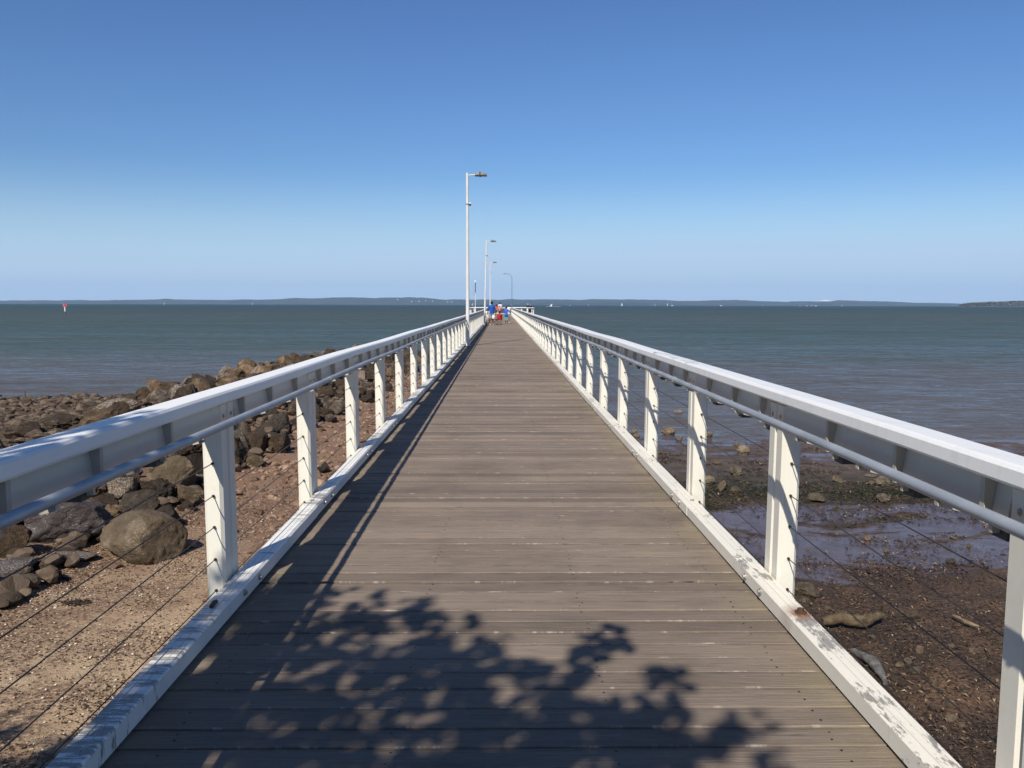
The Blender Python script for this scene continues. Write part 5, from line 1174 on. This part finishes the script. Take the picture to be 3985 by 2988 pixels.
sweep(bm, [(a, SEA + b_) for a, b_ in pr], [2992, 3100]); tag(build('sandbank', bm, hill_mat('mud_bank', (0.12, 0.10, 0.075), (0.2, 0.17, 0.13))), kind='structure')
# a few white houses on the far hills
roofm = plain('pale_roof', (0.3, 0.28, 0.26), 0.7); rnd = random.Random(2)
hw = None
for sx, sy in ((1548, 1164), (1604, 1172), (1632, 1171), (1658, 1169), (1684, 1171), (1742, 1174), (1760, 1174)):
    D = 9750.0; p = at_y(sx, sy, D); 
    root = tag(empty('house', (p.x, D - 40, p.z), rnd.uniform(-.3, .3)), 'far white house on the wooded slope of the highest ridge', 'house', 'white houses on the far hills')
    if hw is None:
        bm = bmesh.new(); box(bm, -4.5, 4.5, -4, 4, -7, 1.6); hw = build('wall', bm, HULL, root); bm = bmesh.new(); sweep(bm, [(-5.0, 1.61), (5.0, 1.61), (0, 3.6)], [-4.5, 4.5]); hr_ = build('roof', bm, roofm, root)
    else: inst(hw, root); inst(hr_, root)
# pale sand blow on the ridge to the right
bm = bmesh.new(); pp = [at_y(x, y, 9700.0) for x, y in ((3195, 1170.5), (3202, 1167.8), (3215, 1167.2), (3226, 1168.4), (3231, 1170.5), (3212, 1171.5))]
A = [bm.verts.new(q) for q in pp]; B_ = [bm.verts.new((q.x * 1.03, q.y + 300, q.z + 4)) for q in pp]
bm.faces.new(A); bm.faces.new(B_)
for i in range(6): bm.faces.new((A[i], A[(i + 1) % 6], B_[(i + 1) % 6], B_[i]))
tag(build('sand_hill', bm, plain('dune_sand', (0.8, 0.76, 0.68), 0.9)), kind='structure')
# wake of the leaning boat
p = at_y(2145, 1184.5, 1500); bm = bmesh.new()
for k in range(26): 
    x = p.x - 8 + k * 0.95; ball(bm, (x + rnd.uniform(-.4, .4), 1500 + rnd.uniform(-1, 1.5), SEA + 0.04), rnd.uniform(0.25, 0.6), 1, (1.4, 1, 0.45))
tag(build('foam', bm, HULL), kind='stuff')

# ------------------------------------------------------------------ the tree behind the camera whose shade falls on the planks
tx, ty = -4.3, -4.3; tz = gz(tx, ty)
tree = tag(empty('tree', (tx, ty, tz)), 'broad leafy shore tree beside the start of the pier, its crown shading the first planks', 'tree')
bark = plain('grey_bark', (0.12, 0.095, 0.07), 0.9, 0, 0.35, 5)
kx, ky = math.sin(SUN_AZ) / math.tan(SUN_EL), math.cos(SUN_AZ) / math.tan(SUN_EL)    # ground shift of a shadow per metre of height
rnd = random.Random(13)
def edge_y(x): return pl(x, [(-9, 3.2), (-5, 4.1), (-3.8, 4.40), (-2.4, 4.5), (-1.2, 4.45), (-0.9, 4.33), (-0.55, 4.36), (-0.40, 4.16), (-0.2, 3.96), (0.1, 3.92), (0.28, 3.72), (0.45, 3.84), (0.54, 3.76), (0.55, 3.44), (0.72, 3.32), (0.83, 2.98), (0.92, 2.7), (1.15, 2.1), (1.5, 1.2), (1.8, -0.5), (2.2, -4)])
leaves_v, leaves_f = [], []; clumps = []
def leaf(c, r):
    n_ = Vector((rnd.gauss(0, 0.5), rnd.gauss(-0.3, 0.5), 1)).normalized(); a = n_.orthogonal().normalized(); a.rotate(Matrix.Rotation(rnd.uniform(0, 6.28), 3, n_)); b_ = n_.cross(a); o = len(leaves_v)
    for k, (u, v) in enumerate(((1.15, 0), (0.55, 0.72), (-0.35, 0.86), (-0.95, 0.3), (-0.95, -0.3), (-0.35, -0.86), (0.55, -0.72))): leaves_v.append(tuple(c + (a * u + b_ * v) * r + n_ * (-0.10 * r * (u * u + v * v))))
    leaves_f.append(tuple(range(o, o + 7)))
def height_at(sx, sy): return 4.6 + 0.55 * noise.noise(Vector((sx * 0.5, sy * 0.5, 1))) + rnd.uniform(-0.7, 0.9)
cnt = 0
while cnt < 4600:
    x = rnd.uniform(-8.5, 1.9); y = rnd.uniform(-5.5, 4.6); e = edge_y(x)
    d = e - y
    if d < 0.0: continue
    # clusters of leaves with gaps between: dense inside, ragged along the rim
    g = noise.noise(Vector((x * 3.6, y * 3.6, 3.3))) + 0.9 * noise.noise(Vector((x * 9.5, y * 9.5, 7.7)))
    if d < 0.9 and g < 0.17 - d * 0.72: continue
    if d >= 0.9 and g < -0.55: continue
    near = (y > 1.6 and -4.5 < x < 1.4)
    if not near and rnd.random() < 0.45: continue
    h = height_at(x, y); c = Vector((x - kx * h, y - ky * h, h))
    clumps.append(c); cnt += 1
    for _ in range(8 if near else 4):
        leaf(c + Vector((rnd.gauss(0, 0.06), rnd.gauss(0, 0.06), rnd.gauss(0, 0.08))), rnd.uniform(0.030, 0.052) if near else rnd.uniform(0.05, 0.08))
me = bpy.data.meshes.new('crown'); me.from_pydata([tuple(Vector(v) - Vector((tx, ty, tz))) for v in leaves_v], [], leaves_f)
t = NT('shore_tree_leaf'); ps, _ = t.wpos(); nn = t.noise(ps, 6, 3)
link('crown', me, t.done(t.ramp(nn, [(0.3, (0.03, 0.06, 0.014)), (0.6, (0.06, 0.11, 0.025)), (0.8, (0.10, 0.15, 0.04))]), 0.5, spec=0.4), tree)
bm = bmesh.new(); tube(bm, [(0, 0, -0.4), (0.05, 0.05, 0.7), (0.12, 0.15, 1.7), (0.15, 0.3, 2.6)], [0.34, 0.25, 0.21, 0.18], 14); build('trunk', bm, bark, tree, smooth=True)
bm = bmesh.new(); fork = Vector((0.15, 0.3, 2.5))
for c in rnd.sample(clumps, 90):
    q = c - Vector((tx, ty, tz)); m1 = fork.lerp(q, 0.35) + Vector((0, 0, 0.30)); m2 = fork.lerp(q, 0.7) + Vector((rnd.uniform(-.2, .2), rnd.uniform(-.2, .2), 0.2))
    tube(bm, [fork, m1, m2, q], [0.055, 0.03, 0.016, 0.006], 6)
build('branches', bm, bark, tree, smooth=True)
